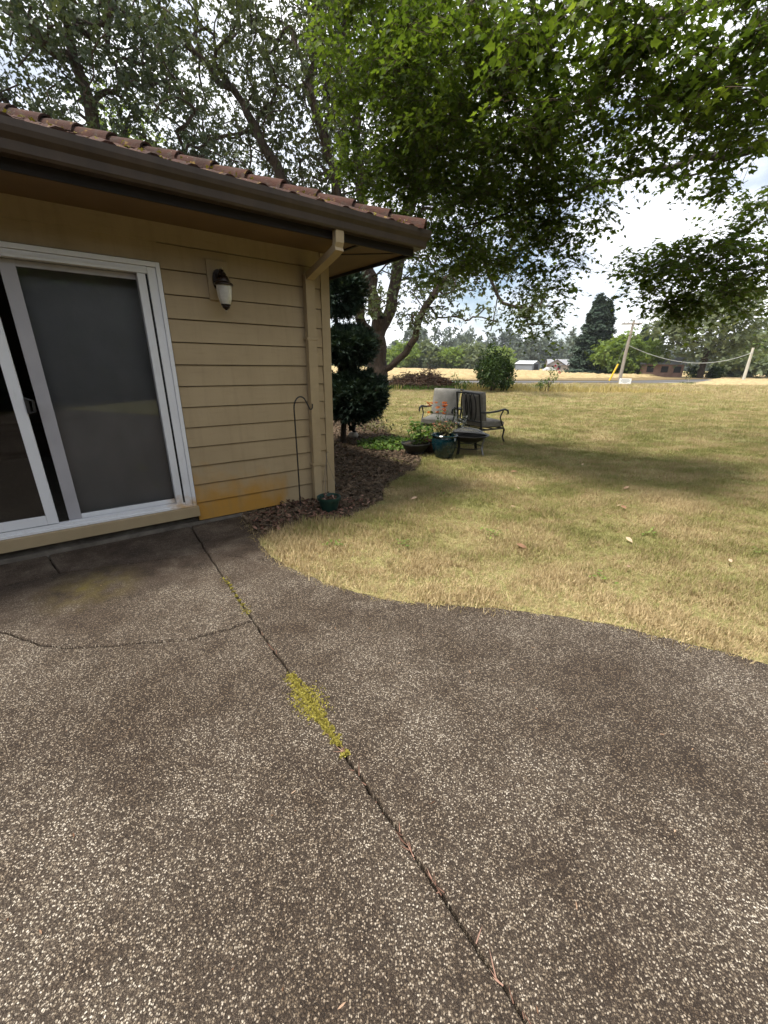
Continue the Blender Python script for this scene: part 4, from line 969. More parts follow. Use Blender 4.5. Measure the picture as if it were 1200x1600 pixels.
# ---- the great oak behind the house corner
OAK = [(0.16, 25.00, 4.75, 1.96, 1.24), (2.90, 24.00, 4.36, 2.23, 1.20), (5.77, 23.00, 3.99, 2.15, 0.99), (7.57, 22.00, 3.92, 1.26, 1.10), (2.01, 27.00, 6.71, 3.00, 1.50), (4.85, 26.00, 6.25, 2.54, 1.45), (-1.78, 28.00, 9.76, 2.98, 2.61), (-4.41, 27.00, 13.11, 3.39, 3.05), (-5.94, 26.00, 15.82, 3.40, 2.47), (-0.73, 29.00, 14.30, 3.98, 3.26), (-8.98, 26.00, 13.88, 3.20, 2.56), (-8.59, 25.00, 15.89, 2.64, 1.76), (-0.41, 28.00, 17.48, 3.63, 2.31), (3.18, 27.00, 11.29, 3.14, 2.79), (6.22, 25.00, 7.57, 2.04, 1.70), (-6.72, 29.00, 11.87, 3.01, 1.88), (-3.08, 29.00, 6.66, 1.62, 1.62), (-2.40, 30.00, 17.26, 2.89, 2.89), (-12.04, 27.00, 15.81, 2.27, 1.94), (3, 28, 16, 4, 3), (-5, 28, 19, 4, 2), (6.5, 27, 12, 2.6, 2.5)]
def oak():
    r = np.random.default_rng(5)
    root = thing('oak_tree', 'huge spreading oak with a thick forked trunk beyond the house corner', 'tree', (0, 0, 0))
    att = ell_points(OAK, 2.6, r, nmin=10)
    tr = [[(-.55, 27, -.3), (-.56, 27, 1.2), (-.62, 27, 2.9), (-.8, 27, 5.0), (-1.2, 27.3, 8), (-1.8, 27.6, 12), (-2, 28, 16)],
          [(-.6, 27, 2.6), (-1.1, 26.8, 3.3), (-1.65, 26.5, 4.0), (-1.78, 26.5, 5.9), (-2.1, 26.4, 8), (-3.0, 26, 10.8), (-4.4, 26.5, 14)],
          [(-.56, 27, .9), (-.03, 26.9, 1.15), (.7, 26.5, 1.7), (1.37, 26, 2.5), (1.84, 25.5, 3.9), (2.9, 25, 5.7), (4.6, 25, 7)],
          [(-.6, 27, 2.9), (-.1, 27.2, 3.9), (.26, 27.5, 4.8), (.54, 28, 6.6), (1.2, 28, 10), (2.4, 28, 14)],
          [(-1.7, 26.5, 5.2), (-3.4, 26.2, 7.6), (-5.7, 26, 10.5), (-7.4, 26, 13.6), (-9.8, 25, 15.4)],
          [(-.8, 27, 5.0), (-2.2, 27, 8.2), (-3.7, 27, 13.1), (-5, 27, 17)]]
    A, par, rad, big, dirs, tips = grow(tr, att, .12,   .6, .028, 2.15, .62, 4, wob=.14)
    V, F = tubes(A, par, rad, big, dirs, 8); link('trunk', np_mesh('trunk', V, F, None, True), 'bark', root)
    P, Rm, s, t = crown_leaves(A[tips], 22, .38, .22, r, .2, .7, (2, 2), .75)
    P = P[(P[:, 2] > 1.6)]; n = len(P); leaves('crown', 'oak_leaf', T_CLUMP, P, Rm[:n], s[:n], t[:n], root)['kind'] = 'stuff'
oak()
DENSE = [(-13.90, 20.00, 11.50, 1.95, 1.70), (-10.96, 20.00, 12.62, 2.37, 1.42), (-12.01, 21.00, 11.04, 1.83, 1.04), (-9.84, 22.00, 11.53, 2.18, 1.64), (-8.20, 23.00, 10.53, 2.06, 1.03), (-12.77, 20.00, 12.95, 1.88, 1.18), (-16.15, 20.00, 12.02, 2.16, 1.92), (-9.97, 22.00, 13.76, 1.56, 1.56), (-12, 21, 9, 3, 1.5), (-12.5, 21, 14.5, 3, 1.5), (-8.6, 23, 9, 2.2, 1.4), (-17, 21, 9, 2.5, 2)]
def dense():
    r = np.random.default_rng(6)
    root = thing('evergreen_oak', 'dense dark green tree rising behind the left end of the roof', 'tree', (0, 0, 0))
    att = ell_points(DENSE, 5.2, r, nmin=10)
    tr = [[(-11.5, 22, -.2), (-11.5, 22, 3), (-11.6, 21.6, 6), (-12, 21, 10), (-12.4, 20.6, 13.5)], [(-11.5, 22, 4), (-10.2, 22, 7), (-9, 22.4, 10.5)], [(-11.5, 22, 4.5), (-13.6, 21, 8), (-15.6, 20.4, 11.5)]]
    A, par, rad, big, dirs, tips = grow(tr, att, .1, .6, .026, 2.2, .42, 5, wob=.12)
    V, F = tubes(A, par, rad, big, dirs, 7); link('trunk', np_mesh('trunk', V, F, None, True), 'bark', root)
    P, Rm, s, t = crown_leaves(A[tips], 19, .36, .205, r, .2, .7, (2, 2), .8)
    leaves('crown', 'dense_leaf', T_CLUMP, P, Rm, s, t, root)['kind'] = 'stuff'
dense()

def round_tree(name, label, loc, h, w, mat, seed, n_tip=60, per=60, leaf=.6, trunk_r=.3, group=None, lo=.25, bark='bark', trunk_h=None):
    r = np.random.default_rng(seed); root = thing(name, label, 'tree', (loc[0], loc[1], float(T(*loc[:2])) if len(loc) < 3 else loc[2]), 0, group)
    c = h * (lo + 1) / 2; rz = h * (1 - lo) / 2
    q = r.normal(0, 1, (n_tip, 3)); q /= np.linalg.norm(q, axis=1, keepdims=True); q *= r.uniform(.45, 1, (n_tip, 1)) ** .5
    q[:, :2] *= (1 - .25 * np.clip(q[:, 2:], 0, 1)); att = q * np.array([w / 2, w / 2, rz]) * r.uniform(.8, 1.1, (n_tip, 1)) + np.array([0, 0, c])
    th = trunk_h or h * lo
    A, par, rad, big, dirs, tips = grow([[(0, 0, -.3), (0, 0, th), (r.normal(0, .1) * h * .2, 0, h * .7)]], att, .1, max(.4, h / 18), .02, 2.2, trunk_r, seed, wob=.1)
    V, F = tubes(A, par, rad, big, dirs, 6); link('trunk', np_mesh('trunk', V, F, None, True), bark, root)
    P, Rm, s, t = crown_leaves(A[tips], per, w * .075 + .15, leaf, r, .2, .7, (1.6, 1.8), .75)
    leaves('crown', mat, T_CLUMP, P, Rm, s, t, root)['kind'] = 'stuff'
    return root
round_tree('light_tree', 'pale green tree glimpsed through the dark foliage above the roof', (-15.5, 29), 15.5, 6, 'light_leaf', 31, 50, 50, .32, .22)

def fir(name, label, loc, h, w, seed, group=None, mat='fir_needle'):
    r = np.random.default_rng(seed); root = thing(name, label, 'tree', (loc[0], loc[1], float(T(*loc))), 0, group)
    mb = MB(); mb.tube([(0, 0, -.2), (0, 0, h * .5), (0, 0, h * .98)], [w * .045, w * .03, .02], 7); mb.build('trunk', 'bark', root, True)
    n = 5200; z = r.beta(1.1, 1.5, n) * h * .97 + h * .03; lay = h / 26; z = np.round(z / lay) * lay + r.normal(0, lay * .22, n)
    rr = np.clip((1 - z / h), 0.01, 1) ** .8 * w / 2 * r.uniform(.35, 1.08, n) * (1 + .18 * np.sin(z * 3.1 + seed)); a = r.uniform(0, 6.283, n); lump = 1 + .16 * np.sin(a * 5 + z)
    P = np.column_stack([rr * np.cos(a) * lump, rr * np.sin(a) * lump, z - rr * .18])
    leaves('crown', mat, T_CLUMP, P, rot_from(a - np.pi / 2, r.normal(-.35, .3, n), r.normal(0, .4, n)), r.uniform(.5, 1.1, n) * w / 8, r.beta(2, 2, n), root)['kind'] = 'stuff'
    return root
fir('fir_tree', 'tallest dark fir standing right of the grey barns', (42.4, 90), 15.2, 7.6, 41)
fir('fir_tree', 'dark fir just behind and right of the tallest fir', (46.3, 94), 15.0, 6.5, 42)
fir('fir_tree', 'slim fir spire poking up between the utility pole and the big tree', (58.5, 100), 10.8, 4.5, 43)
fir('fir_tree', 'second slim fir spire close beside the big roadside tree', (63.5, 104), 11.6, 4.8, 44)
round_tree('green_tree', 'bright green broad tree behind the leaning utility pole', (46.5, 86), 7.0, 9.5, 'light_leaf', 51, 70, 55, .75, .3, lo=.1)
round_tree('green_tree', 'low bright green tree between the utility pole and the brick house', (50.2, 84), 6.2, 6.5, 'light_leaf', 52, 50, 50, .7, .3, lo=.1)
round_tree('roadside_tree', 'large grey-green roadside tree with open branches at the right', (56, 76), 14.6, 16.5, 'far_leaf_hazed', 53, 150, 40, .62, .55, lo=.22)
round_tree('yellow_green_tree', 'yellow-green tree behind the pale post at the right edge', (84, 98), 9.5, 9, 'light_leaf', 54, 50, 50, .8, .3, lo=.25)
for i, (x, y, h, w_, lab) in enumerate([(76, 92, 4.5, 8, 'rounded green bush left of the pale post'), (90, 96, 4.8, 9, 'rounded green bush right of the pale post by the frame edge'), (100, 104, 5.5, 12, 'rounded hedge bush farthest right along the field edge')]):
    round_tree('field_bush', lab, (x, y), h, w_, 'far_leaf_hazed', 60 + i, 40, 50, .8, .2, lo=.05)
# light rounded trees at the far edge of the field, behind the shrub
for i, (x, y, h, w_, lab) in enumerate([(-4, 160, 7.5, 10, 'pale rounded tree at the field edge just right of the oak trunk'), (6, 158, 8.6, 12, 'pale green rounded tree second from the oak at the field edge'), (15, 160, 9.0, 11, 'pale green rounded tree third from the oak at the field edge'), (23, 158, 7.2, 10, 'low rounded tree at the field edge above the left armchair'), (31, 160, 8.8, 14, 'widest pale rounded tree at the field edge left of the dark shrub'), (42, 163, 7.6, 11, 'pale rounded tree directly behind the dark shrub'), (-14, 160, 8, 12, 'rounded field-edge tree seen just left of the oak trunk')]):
    round_tree('field_edge_tree', lab, (x, y), h, w_, 'light_leaf' if i % 2 else 'far_leaf_hazed', 80 + i, 60, 40, 1.2, .3, lo=.02, group='rounded trees at the far edge of the field')
# distant wood: reads as one mass
def wood():
    r = np.random.default_rng(9); Vs = []
    n = 520; x = r.uniform(-330, 620, n); y = 260 + r.uniform(0, 120, n) + np.abs(x) * .08; h = r.uniform(11, 22, n) * (1 + .25 * np.sin(x * .021)); w_ = r.uniform(7, 13, n)
    per = 190; k = np.repeat(np.arange(n), per); m = n * per
    u = r.uniform(0, 1, m); a = r.uniform(0, 6.283, m); con = (np.arange(n) % 3 == 0)[k]
    prof = np.where(con, 1 - u, np.sqrt(np.clip(1 - (2 * u - .9) ** 2, .02, 1))); rr = prof * w_[k] / 2 * r.uniform(.6, 1.08, m)
    P = np.column_stack([x[k] + rr * np.cos(a), y[k] + rr * np.sin(a), T(0, 185.) + u * h[k]])
    o = leaves('distant_wood', 'far_forest', T_CLUMP, P, rot_from(r.uniform(0, 6.3, m), r.normal(0, .7, m), r.normal(0, .7, m)), r.uniform(1.6, 3.2, m), np.clip(r.beta(2, 2, n)[k] * .6 + r.beta(2, 2, m) * .4, 0, 1))
    tag(o, 'dark band of distant woodland along the horizon', 'woodland', kind='stuff')
wood()
def sky_blocker_trees():  # added out of view: tree ring blocks low sky so the wall top darkens
    r = np.random.default_rng(19); n = 46; t = np.linspace(0, 1, n); ang = R(52) + t * R(215); x = 1 + 15.5 * np.sin(ang) + r.normal(0, .6, n); y = -1.0 + 10.5 * np.cos(ang) + r.normal(0, .6, n)
    keep = (y < 7.0) & ~((x < -3) & (y > -2.5)); x, y = x[keep], y[keep]; n = len(x); h = r.uniform(4.8, 7.2, n); w_ = r.uniform(4, 5.5, n)
    per = 1100; k = np.repeat(np.arange(n), per); m = n * per; u = r.uniform(.0, 1, m); a = r.uniform(0, 6.283, m)
    rr = np.sqrt(np.clip(1 - (2 * u - .8) ** 2, .02, 1)) * w_[k] / 2 * r.uniform(.6, 1.08, m)
    P = np.column_stack([x[k] + rr * np.cos(a), y[k] + rr * np.sin(a), u * h[k]])
    o = leaves('sky_blocker_trees', 'bush_leaf', T_CLUMP, P, rot_from(r.uniform(0, 6.3, m), r.normal(0, .7, m), r.normal(0, .7, m)), r.uniform(.5, .9, m), r.beta(2, 2, m))
    tag(o, 'unseen trees added behind the patio to block low sky light', 'woodland', kind='stuff')
sky_blocker_trees()

# ------------------------------------------------------------------ shrubs
def bush(name, label, cat, loc, blobs, mat, tmpl, n, leaf, seed, stems=6, mat_stem='twig_brown', tilt=.6, shell=.5, parent_kind=True, tint=(2, 2), droop=-.2):
    r = np.random.default_rng(seed); root = thing(name, label, cat, loc)
    vol = np.array([b[3] * b[3] * b[4] for b in blobs]); k = r.choice(len(blobs), n, p=vol ** .67 / (vol ** .67).sum()); B = np.array(blobs)[k]
    q = r.normal(0, 1, (n, 3)); q /= np.linalg.norm(q, axis=1, keepdims=True); u = q.copy()
    lump = 1 + .13 * np.sin(q[:, 0] * 7 + B[:, 0] * 9) * np.cos(q[:, 1] * 6 + q[:, 2] * 5)
    q *= (r.uniform(shell, 1, n) ** .7 * lump * r.uniform(.88, 1.10, n))[:, None]
    P = B[:, :3] + q * np.stack([B[:, 3], B[:, 3], B[:, 4]], -1)
    P[:, 2] = np.maximum(P[:, 2], .02)
    yaw = np.arctan2(u[:, 1], u[:, 0]) - np.pi / 2 + r.normal(0, .7, n); pit = np.arcsin(np.clip(u[:, 2], -1, 1)) * .7 + r.normal(droop, tilt, n)
    cr = leaves('crown', mat, tmpl, P, rot_from(yaw, pit, r.normal(0, tilt, n)), r.uniform(leaf * .6, leaf * 1.25, n), np.clip(.25 * u[:, 2] * 0 + r.beta(*tint, n), 0, 1), root); cr['kind'] = 'stuff'
    mb = MB()
    for b in blobs[:stems]:
        mb.tube([(b[0] * .15, b[1] * .15, -.05), (b[0] * .4, b[1] * .4, b[2] * .5), (b[0], b[1], b[2])], [.03 * max(1, b[3]), .022 * max(1, b[3]), .008], 6)
    mb.build('stem', mat_stem, root, True)
    return root
def blobset(seed, n, R_, H, br):
    r = random.Random(seed); out = []
    for i in range(n):
        a = r.uniform(0, 6.28); d = R_ * math.sqrt(r.random()); z = H * (.22 + .62 * r.random() * (1 - .55 * d / R_)); s = br * r.uniform(.7, 1.25); out.append((d * math.cos(a), d * math.sin(a), z, s, s * r.uniform(.8, 1.1)))
    return out
bush('shrub', 'big dark green shrub at the far edge of the lawn behind the armchairs', 'shrub', (6.3, 25.2, 0), blobset(3, 16, .95, 2.5, .52) + [(-.2, 0, 2.25, .3, .45), (.5, .1, 2.0, .35, .4), (-.6, 0, 1.9, .3, .4)], 'bush_leaf', T_OVAL, 7000, .16, 71, shell=.35)
# cloud-pruned yew beside the house: three cushions on one stem
def yew():
    root = thing('cloud_pruned_yew', 'dark cloud-pruned evergreen with three cushions beside the house corner', 'shrub', (-0.75, 8.3, 0))
    r = np.random.default_rng(14)
    mb = MB(); mb.tube([(-.12, -.1, -.05), (-.1, -.05, .3), (-.08, .0, .8), (-.15, 0, 1.4), (-.2, 0, 1.9), (-.2, 0, 2.7)], [.06, .055, .05, .045, .04, .02], 8)
    mb.tube([(.0, 0, .7), (.3, 0, .95)], [.03, .015], 6); mb.tube([(-.12, 0, 1.3), (.15, 0, 1.65)], [.028, .012], 6); mb.build('stem', 'bark', root, True)
    for (x, y, z, rx, rz, n) in [(.14, 0, 0.90, .60, .46, 12500), (.03, 0, 1.82, .50, .33, 8500), (-.12, 0, 2.76, .42, .42, 8000)]:
        q = r.normal(0, 1, (n, 3)); q /= np.linalg.norm(q, axis=1, keepdims=True)
        lump = 1 + .15 * np.sin(q[:, 0] * 9 + z) * np.cos(q[:, 2] * 8 + q[:, 1] * 6 + z); rad_ = (r.uniform(.55, 1, n) ** .6) * lump * r.uniform(.9, 1.12, n)
        P = np.array([x, y, z]) + q * rad_[:, None] * np.array([rx, rx, rz]); 
        yaw = np.arctan2(q[:, 1], q[:, 0]) - np.pi / 2 + r.normal(0, .5, n)
        c = leaves('cushion', 'yew_needle', T_NEEDLE, P, rot_from(yaw, np.arcsin(q[:, 2]) * .6 + r.normal(.25, .4, n), r.normal(0, .6, n)), r.uniform(.08, .17, n), np.clip(r.beta(2, 2.2, n), 0, 1), root); c['kind'] = 'stuff'
yew()
bush('rose_bush', 'leggy rose bush with a red bloom on the dry strip right of the shrub', 'bush', (9.95, 25.9, 0), [(0, 0, .55, .28, .3), (.35, 0, .9, .2, .35), (-.35, 0, .5, .3, .25), (.15, .2, 1.25, .18, .22), (-.5, .1, .3, .3, .2)], 'pot_leaf', T_OVAL, 520, .10, 75, shell=.2)
V, F, t_ = join_sc(*[scatter(T_OVAL, np.repeat(np.array([c_]), 16, 0) + rng.normal(0, .03, (16, 3)), rot_from(rng.uniform(0, 6.3, 16), rng.uniform(-.3, 1.2, 16), rng.normal(0, .5, 16)), np.full(16, .10), rng.uniform(0, 1, 16)) for c_ in [(10.38, 25.8, 1.32), (10.5, 25.85, 1.12), (10.2, 25.8, 1.5)]])
o = link('bloom', np_mesh('bloom', V - np.array([9.95, 25.9, 0]), F, t_), 'red_flower', [x for x in bpy.data.objects if x.name == 'rose_bush'][0])
bush('weedy_bush', 'small pale weedy bush left of the big dark shrub', 'bush', (4.6, 25.9, 0), [(0, 0, .4, .4, .35), (-.4, 0, .7, .25, .4), (.4, 0, .3, .4, .3)], 'pot_leaf', T_OVAL, 420, .10, 76, shell=.2)
# brush pile
def brush():
    root = thing('brush_pile', 'low heap of dead brown branches in front of the stubble field', 'brush pile', (2.4, 27.0, 0)); r = np.random.default_rng(21); mb = MB()
    for i in range(900):
        a = r.uniform(0, 6.28); d = math.sqrt(r.random()); x, y = 2.5 * d * math.cos(a), 1.1 * d * math.sin(a); z = (1 - d * d) * r.uniform(.1, 1.05) * (1 + .25 * math.sin(x * 3)) + .05
        L = r.uniform(.3, 1.0); th = r.uniform(0, 6.28); el = r.normal(0, .45); dx, dy, dz = L * math.cos(th) * math.cos(el) / 2, L * math.sin(th) * math.cos(el) / 2, L * math.sin(el) / 2
        mb.tube([(x - dx, y - dy, max(.01, z - dz)), (x + r.normal(0, .06), y, z + .04), (x + dx, y + dy, max(.01, z + dz))], [r.uniform(.012, .03), .016, .006], 4, cap=False)
    o = mb.build('branches', 'dead_twig', root); o['kind'] = 'stuff'
    n = 1600; a = r.uniform(0, 6.28, n); d = np.sqrt(r.random(n)); P = np.column_stack([2.4 * d * np.cos(a), 1.0 * d * np.sin(a), (1 - d * d) * r.uniform(.2, .9, n) + .03])
    leaves('dead_foliage', 'dead_leaf_red', T_CLUMP, P, rot_from(r.uniform(0, 6.3, n), r.normal(0, .6, n), r.normal(0, .6, n)), r.uniform(.1, .28, n), r.beta(1.3, 3, n), root)['kind'] = 'stuff'
brush()
# tall dry grass along the far lawn edge
def tall_dry():
    r = np.random.default_rng(23); n = 9000; x = np.where(r.random(n) < .8, r.uniform(-14, 13, n), 13 + np.abs(r.normal(0, 3.5, n))); y = 26.4 + r.normal(0, .55, n) + np.where(x > 10, (x - 10) * .12, 0)
    keep = ~((x > 1) & (x < 4.2) & (y < 26.6)); h = r.uniform(.08, .36, n) * np.clip(1.25 - (x - 11) * .09, .25, 1) * (1 + .5 * np.sin(x * 2.1) * np.cos(y * 2)) * np.where(x < 4, .75, 1)
    P = np.column_stack([x, y, np.full(n, -.01)])[keep]; h = np.clip(h[keep], .08, 1); m = len(P)
    o = leaves('tall_dry_grass', 'dry_grass_tall', T_BLADE, P, rot_from(r.uniform(0, 6.3, m), R(90) - np.abs(r.normal(0, .28, m)), r.normal(0, .3, m)), np.stack([h * .10 + .02, h * 1.15, h * .4], -1), r.beta(2, 2, m))
    tag(o, 'uncut tan grass along the far edge of the lawn', 'grass', kind='stuff')
    n = 2600; x = r.uniform(-6, 5, n); y = 26 + r.normal(0, .3, n); P = np.column_stack([x, y, np.full(n, -.01)]); h = r.uniform(.1, .35, n)
    o = leaves('tall_green_grass', 'pot_leaf', T_BLADE, P, rot_from(r.uniform(0, 6.3, n), R(90) - np.abs(r.normal(0, .3, n)), r.normal(0, .3, n)), np.stack([h * .1 + .02, h, h * .4], -1), r.beta(2, 2, n))
    tag(o, 'uncut green grass around the foot of the oak and brush pile', 'grass', kind='stuff')
tall_dry()
# hay windrows
def windrows():
    r = np.random.default_rng(25); Vs = []; Fs = []; k = 0
    def row(p0, p1, w_, h, nseg):
        nonlocal k
        p0, p1 = np.array(p0, float), np.array(p1, float); d = (p1 - p0); L = np.hypot(*d); d /= L; q = np.array([-d[1], d[0]])
        prof = [(-.5, 0), (-.3, .7), (0, 1), (.3, .65), (.5, 0)]
        t = np.linspace(0, 1, nseg); c = p0 + (p1 - p0) * t[:, None] + q * (r.normal(0, .18, nseg))[:, None]
        ww = w_ * r.uniform(.7, 1.25, nseg); hh = h * r.uniform(.5, 1.35, nseg) * np.clip(np.minimum(t, 1 - t) * nseg / 6, .02, 1)
        V = np.zeros((nseg, 5, 3))
        for j, (a, b) in enumerate(prof): V[:, j, :2] = c + q * (a * ww)[:, None]; V[:, j, 2] = T(0, c[:, 1]) + b * hh - .03
        i = np.arange(nseg - 1)[:, None] * 5 + np.arange(4)[None]; F = np.stack([i, i + 1, i + 6, i + 5], -1).reshape(-1, 4) + k
        Vs.append(V.reshape(-1, 3)); Fs.append(F); k += nseg * 5
    for j in range(40):       # big field beyond the road
        y = 50 + j * 3.5; x1 = 16 + (y - 50) * 1.25
        row((-150, y - 34 + r.normal(0, .6)), (x1, y + r.normal(0, .6)), 1.15, .42, 300)
    for j in range(14):       # near field at the right
        o = j * 2.2; row((30 + o * .75, 41 + o * .9 + .5), (138, 62 + o * 1.5), 1.0, .17, 260)
    o = link('hay_windrows', np_mesh('hay_windrows', np.vstack(Vs), np.vstack(Fs), None, True), 'hay'); tag(o, 'raked straw windrows striping the harvested field', 'straw', kind='stuff')
windrows()

# ------------------------------------------------------------------ far buildings and poles
def barn():
    b = thing('barn', 'grey metal barn with pale gabled roof at the far side of the field', 'barn', (49.5, 150, float(T(0, 150))), R(-48))
    w_, d_, e, p = 3.2, 5.2, 2.5, 3.4
    MB().box(-w_, -w_ + .2, -d_ / 2, d_ / 2, 0, e).box(w_ - .2, w_, -d_ / 2, d_ / 2, 0, e).box(-w_ + .2, w_ - .2, -d_ / 2, -d_ / 2 + .2, 0, e).box(-w_ + .2, w_ - .2, d_ / 2 - .2, d_ / 2, 0, e).add([(w_ - .01, -d_ / 2, e), (w_ - .01, d_ / 2, e), (w_ - .01, 0, p)], [(0, 1, 2)]).add([(-w_ + .01, -d_ / 2, e), (-w_ + .01, d_ / 2, e), (-w_ + .01, 0, p)], [(0, 2, 1)]).build('wall', 'barn_grey', b)
    MB().add([(-w_ - .3, -d_ / 2 - .3, e - .05), (w_ + .3, -d_ / 2 - .3, e - .05), (w_ + .3, 0, p + .08), (-w_ - .3, 0, p + .08), (w_ + .3, d_ / 2 + .3, e - .05), (-w_ - .3, d_ / 2 + .3, e - .05)], [(0, 1, 2, 3), (3, 2, 4, 5)]).build('roof', 'barn_roof', b)
    MB().box(w_ + .005, w_ + .06, -1.4, 1.4, 0, 2.4).build('door', 'dark_opening', b)
    s = thing('farmhouse', 'low tan building with grey roof right of the grey barn', 'building', (62, 150, float(T(0, 150))), R(-12))
    MB().box(-5.5, 1.5, -3.5, 3.5, 0, 2.4).box(1.5, 9.5, -2.8, 3.2, 0, 2.0).add([(-5.5, -3.5, 2.4), (-5.5, 3.5, 2.4), (-5.5, 0, 4.0)], [(0, 2, 1)]).add([(-5.5, -3.55, 2.4), (-.5, -3.55, 2.4), (-3, -3.55, 3.9)], [(0, 1, 2)]).build('wall', 'shed_tan', s)
    MB().add([(-6, -4, 2.3), (-3, -4, 4.05), (-3, 0, 4.05), (-6, 0, 2.3), (0, -4, 2.3), (0, 0, 2.3)], [(0, 1, 2, 3), (1, 4, 5, 2)]).add([(-5.8, -3.9, 2.25), (2, -3.9, 2.25), (2, 0, 4.1), (-5.8, 0, 4.1), (2, 3.9, 2.25), (-5.8, 3.9, 2.25)], [(0, 1, 2, 3), (3, 2, 4, 5)]).add([(1.6, -3.3, 1.9), (10, -3.3, 1.9), (10, 0, 3.2), (1.6, 0, 3.2), (10, 3.6, 1.9), (1.6, 3.6, 1.9)], [(0, 1, 2, 3), (3, 2, 4, 5)]).build('roof', 'shed_roof', s)
    for x in (-4.4, -2.4): MB().box(x, x + .9, -3.56, -3.5, .9, 1.9).build('window', 'dark_opening', s)
    MB().box(3, 5.2, -2.86, -2.8, 0, 1.8).build('door', 'dark_opening', s)
    lf = thing('lean_to', 'small pale outbuilding half hidden left of the grey barn', 'outbuilding', (41.5, 152, float(T(0, 150))), 0)
    MB().box(-2.2, 2.4, -2, 2, 0, 1.5).build('wall', 'shed_tan', lf); MB().add([(-2.5, -2.3, 1.5), (2.6, -2.3, 1.5), (2.6, 2.3, 2.1), (-2.5, 2.3, 2.1)], [(0, 1, 2, 3)]).build('roof', 'barn_roof', lf)
    c = thing('parked_car', 'small white car parked at the end of the grey barn', 'car', (55.4, 145.5, float(T(0, 146))), R(10))
    mb = MB(); sec = [(-2, .35), (-2, .8), (-1.2, .95), (-.7, 1.4), (.8, 1.4), (1.3, .95), (2, .8), (2, .35)]
    mb.add([(x, y, z) for y in (-.85, .85) for x, z in sec], [tuple(range(7, -1, -1)), tuple(range(8, 16))] + [(i, (i + 1) % 8, 8 + (i + 1) % 8, 8 + i) for i in range(8)]); mb.build('body', 'car_white', c)
    for x in (-1.3, 1.3):
        for y in (-.87, .68): m2 = MB(); m2.tube([(x, y, .33), (x, y + .19, .33)], .33, 12); m2.build('wheel', 'dark_opening', c)
    br = thing('brick_house', 'red brick house half hidden below the roadside tree', 'house', (52.5, 83, float(T(0, 83))), R(-25))
    MB().box(-3, 3.8, -3, 3, 0, 2.3).add([(-3, -3, 2.3), (-3, 3, 2.3), (-3, 0, 3.4)], [(0, 2, 1)]).add([(3.8, -3, 2.3), (3.8, 3, 2.3), (3.8, 0, 3.4)], [(0, 1, 2)]).build('wall', 'brick_far', br)
    MB().add([(-3.3, -3.4, 2.2), (4.1, -3.4, 2.2), (4.1, 0, 3.5), (-3.3, 0, 3.5), (4.1, 3.4, 2.2), (-3.3, 3.4, 2.2)], [(0, 1, 2, 3), (3, 2, 4, 5)]).build('roof', 'shed_roof', br)
    for x in (-2.0, .3, 2.3): MB().box(x, x + 1.1, -3.06, -3.0, .8, 1.9).build('window', 'dark_opening', br)
barn()
for i, (x, y, lab) in enumerate([(56.5, 78.5, 'dark round bush in front of the brick house'), (60.0, 77.5, 'dark round bush right of the brick house')]):
    round_tree('round_bush', lab, (x, y), 1.7, 2.6, 'bush_leaf', 110 + i, 16, 40, .4, .1, lo=.02)
# utility pole
pole = thing('utility_pole', 'weathered wooden utility pole with a single crossarm', 'utility pole', (24.8, 45, 0))
MB().tube([(0, 0, -.3), (.05, 0, 3.0), (.2, 0, 5.9)], [.17, .15, .11], 12).build('shaft', 'pole_wood', pole, True)
MB().box(-.85, 1.2, -.10, .06, 5.52, 5.66, .01).build('crossarm', 'pole_wood', pole, rot=(0, R(-1.5), 0))
for x in (-.75, -.3, .75, 1.1): MB().lathe([(.03, 0), (.05, .04), (.035, .08), (.05, .12), (.0, .15)], 8, (x, 0, 5.68 + x * .026)).build('insulator', 'wire_steel', pole)
gg = thing('guy_wire_guard', 'yellow plastic guard slanting beside the utility pole', 'guy guard', (23.3, 44.3, 0))
MB().tube([(.05, 0, .1), (.62, 0, 1.75)], .085, 10).build('guard', 'yellow_plastic', gg, True)
MB().tube([(0, 0, -.05), (1.55, .6, 4.6)], .012, 5).build('wire', 'wire_steel', gg)
p2 = thing('pale_post', 'pale wooden pole near the right edge of the frame', 'pole', (50.5, 60, float(T(0, 60))))
MB().tube([(0, 0, -.3), (0, 0, 2), (0, 0, 4.3)], [.2, .18, .15], 12).build('shaft', 'pole_pale', p2, True)
mb = MB(); a, b_ = Vector((24.9, 44.95, 3.6)), Vector((50.5, 59.9, 3.6)); pts = []
for i in range(25):
    t = i / 24; q = a.lerp(b_, t); q.z -= 1.55 * 4 * t * (1 - t); pts.append(q)
mb.tube(pts, .035, 6); tag(mb.build('hanging_cable', 'cable_grey'), 'thick grey cable sagging from the utility pole to the pale post', 'cable')
sg = thing('yard_sign', 'small white yard sign with faint grey lines by the utility pole', 'sign', (20.9, 37.0, 0), R(-24))
MB().box(-.46, .46, -.015, .015, .10, .56, .004).build('board', 'sign_white', sg)
for i, (w_, z) in enumerate([(.30, .47), (.36, .38), (.34, .30), (.20, .21)]):
    MB().box(-w_, w_, -.019, -.0155, z - .018, z + .018).build('text_line', 'sign_ink', sg)
for x in (-.3, .3): MB().tube([(x, 0, -.1), (x, 0, .12)], .012, 6).build('leg', 'wire_steel', sg)
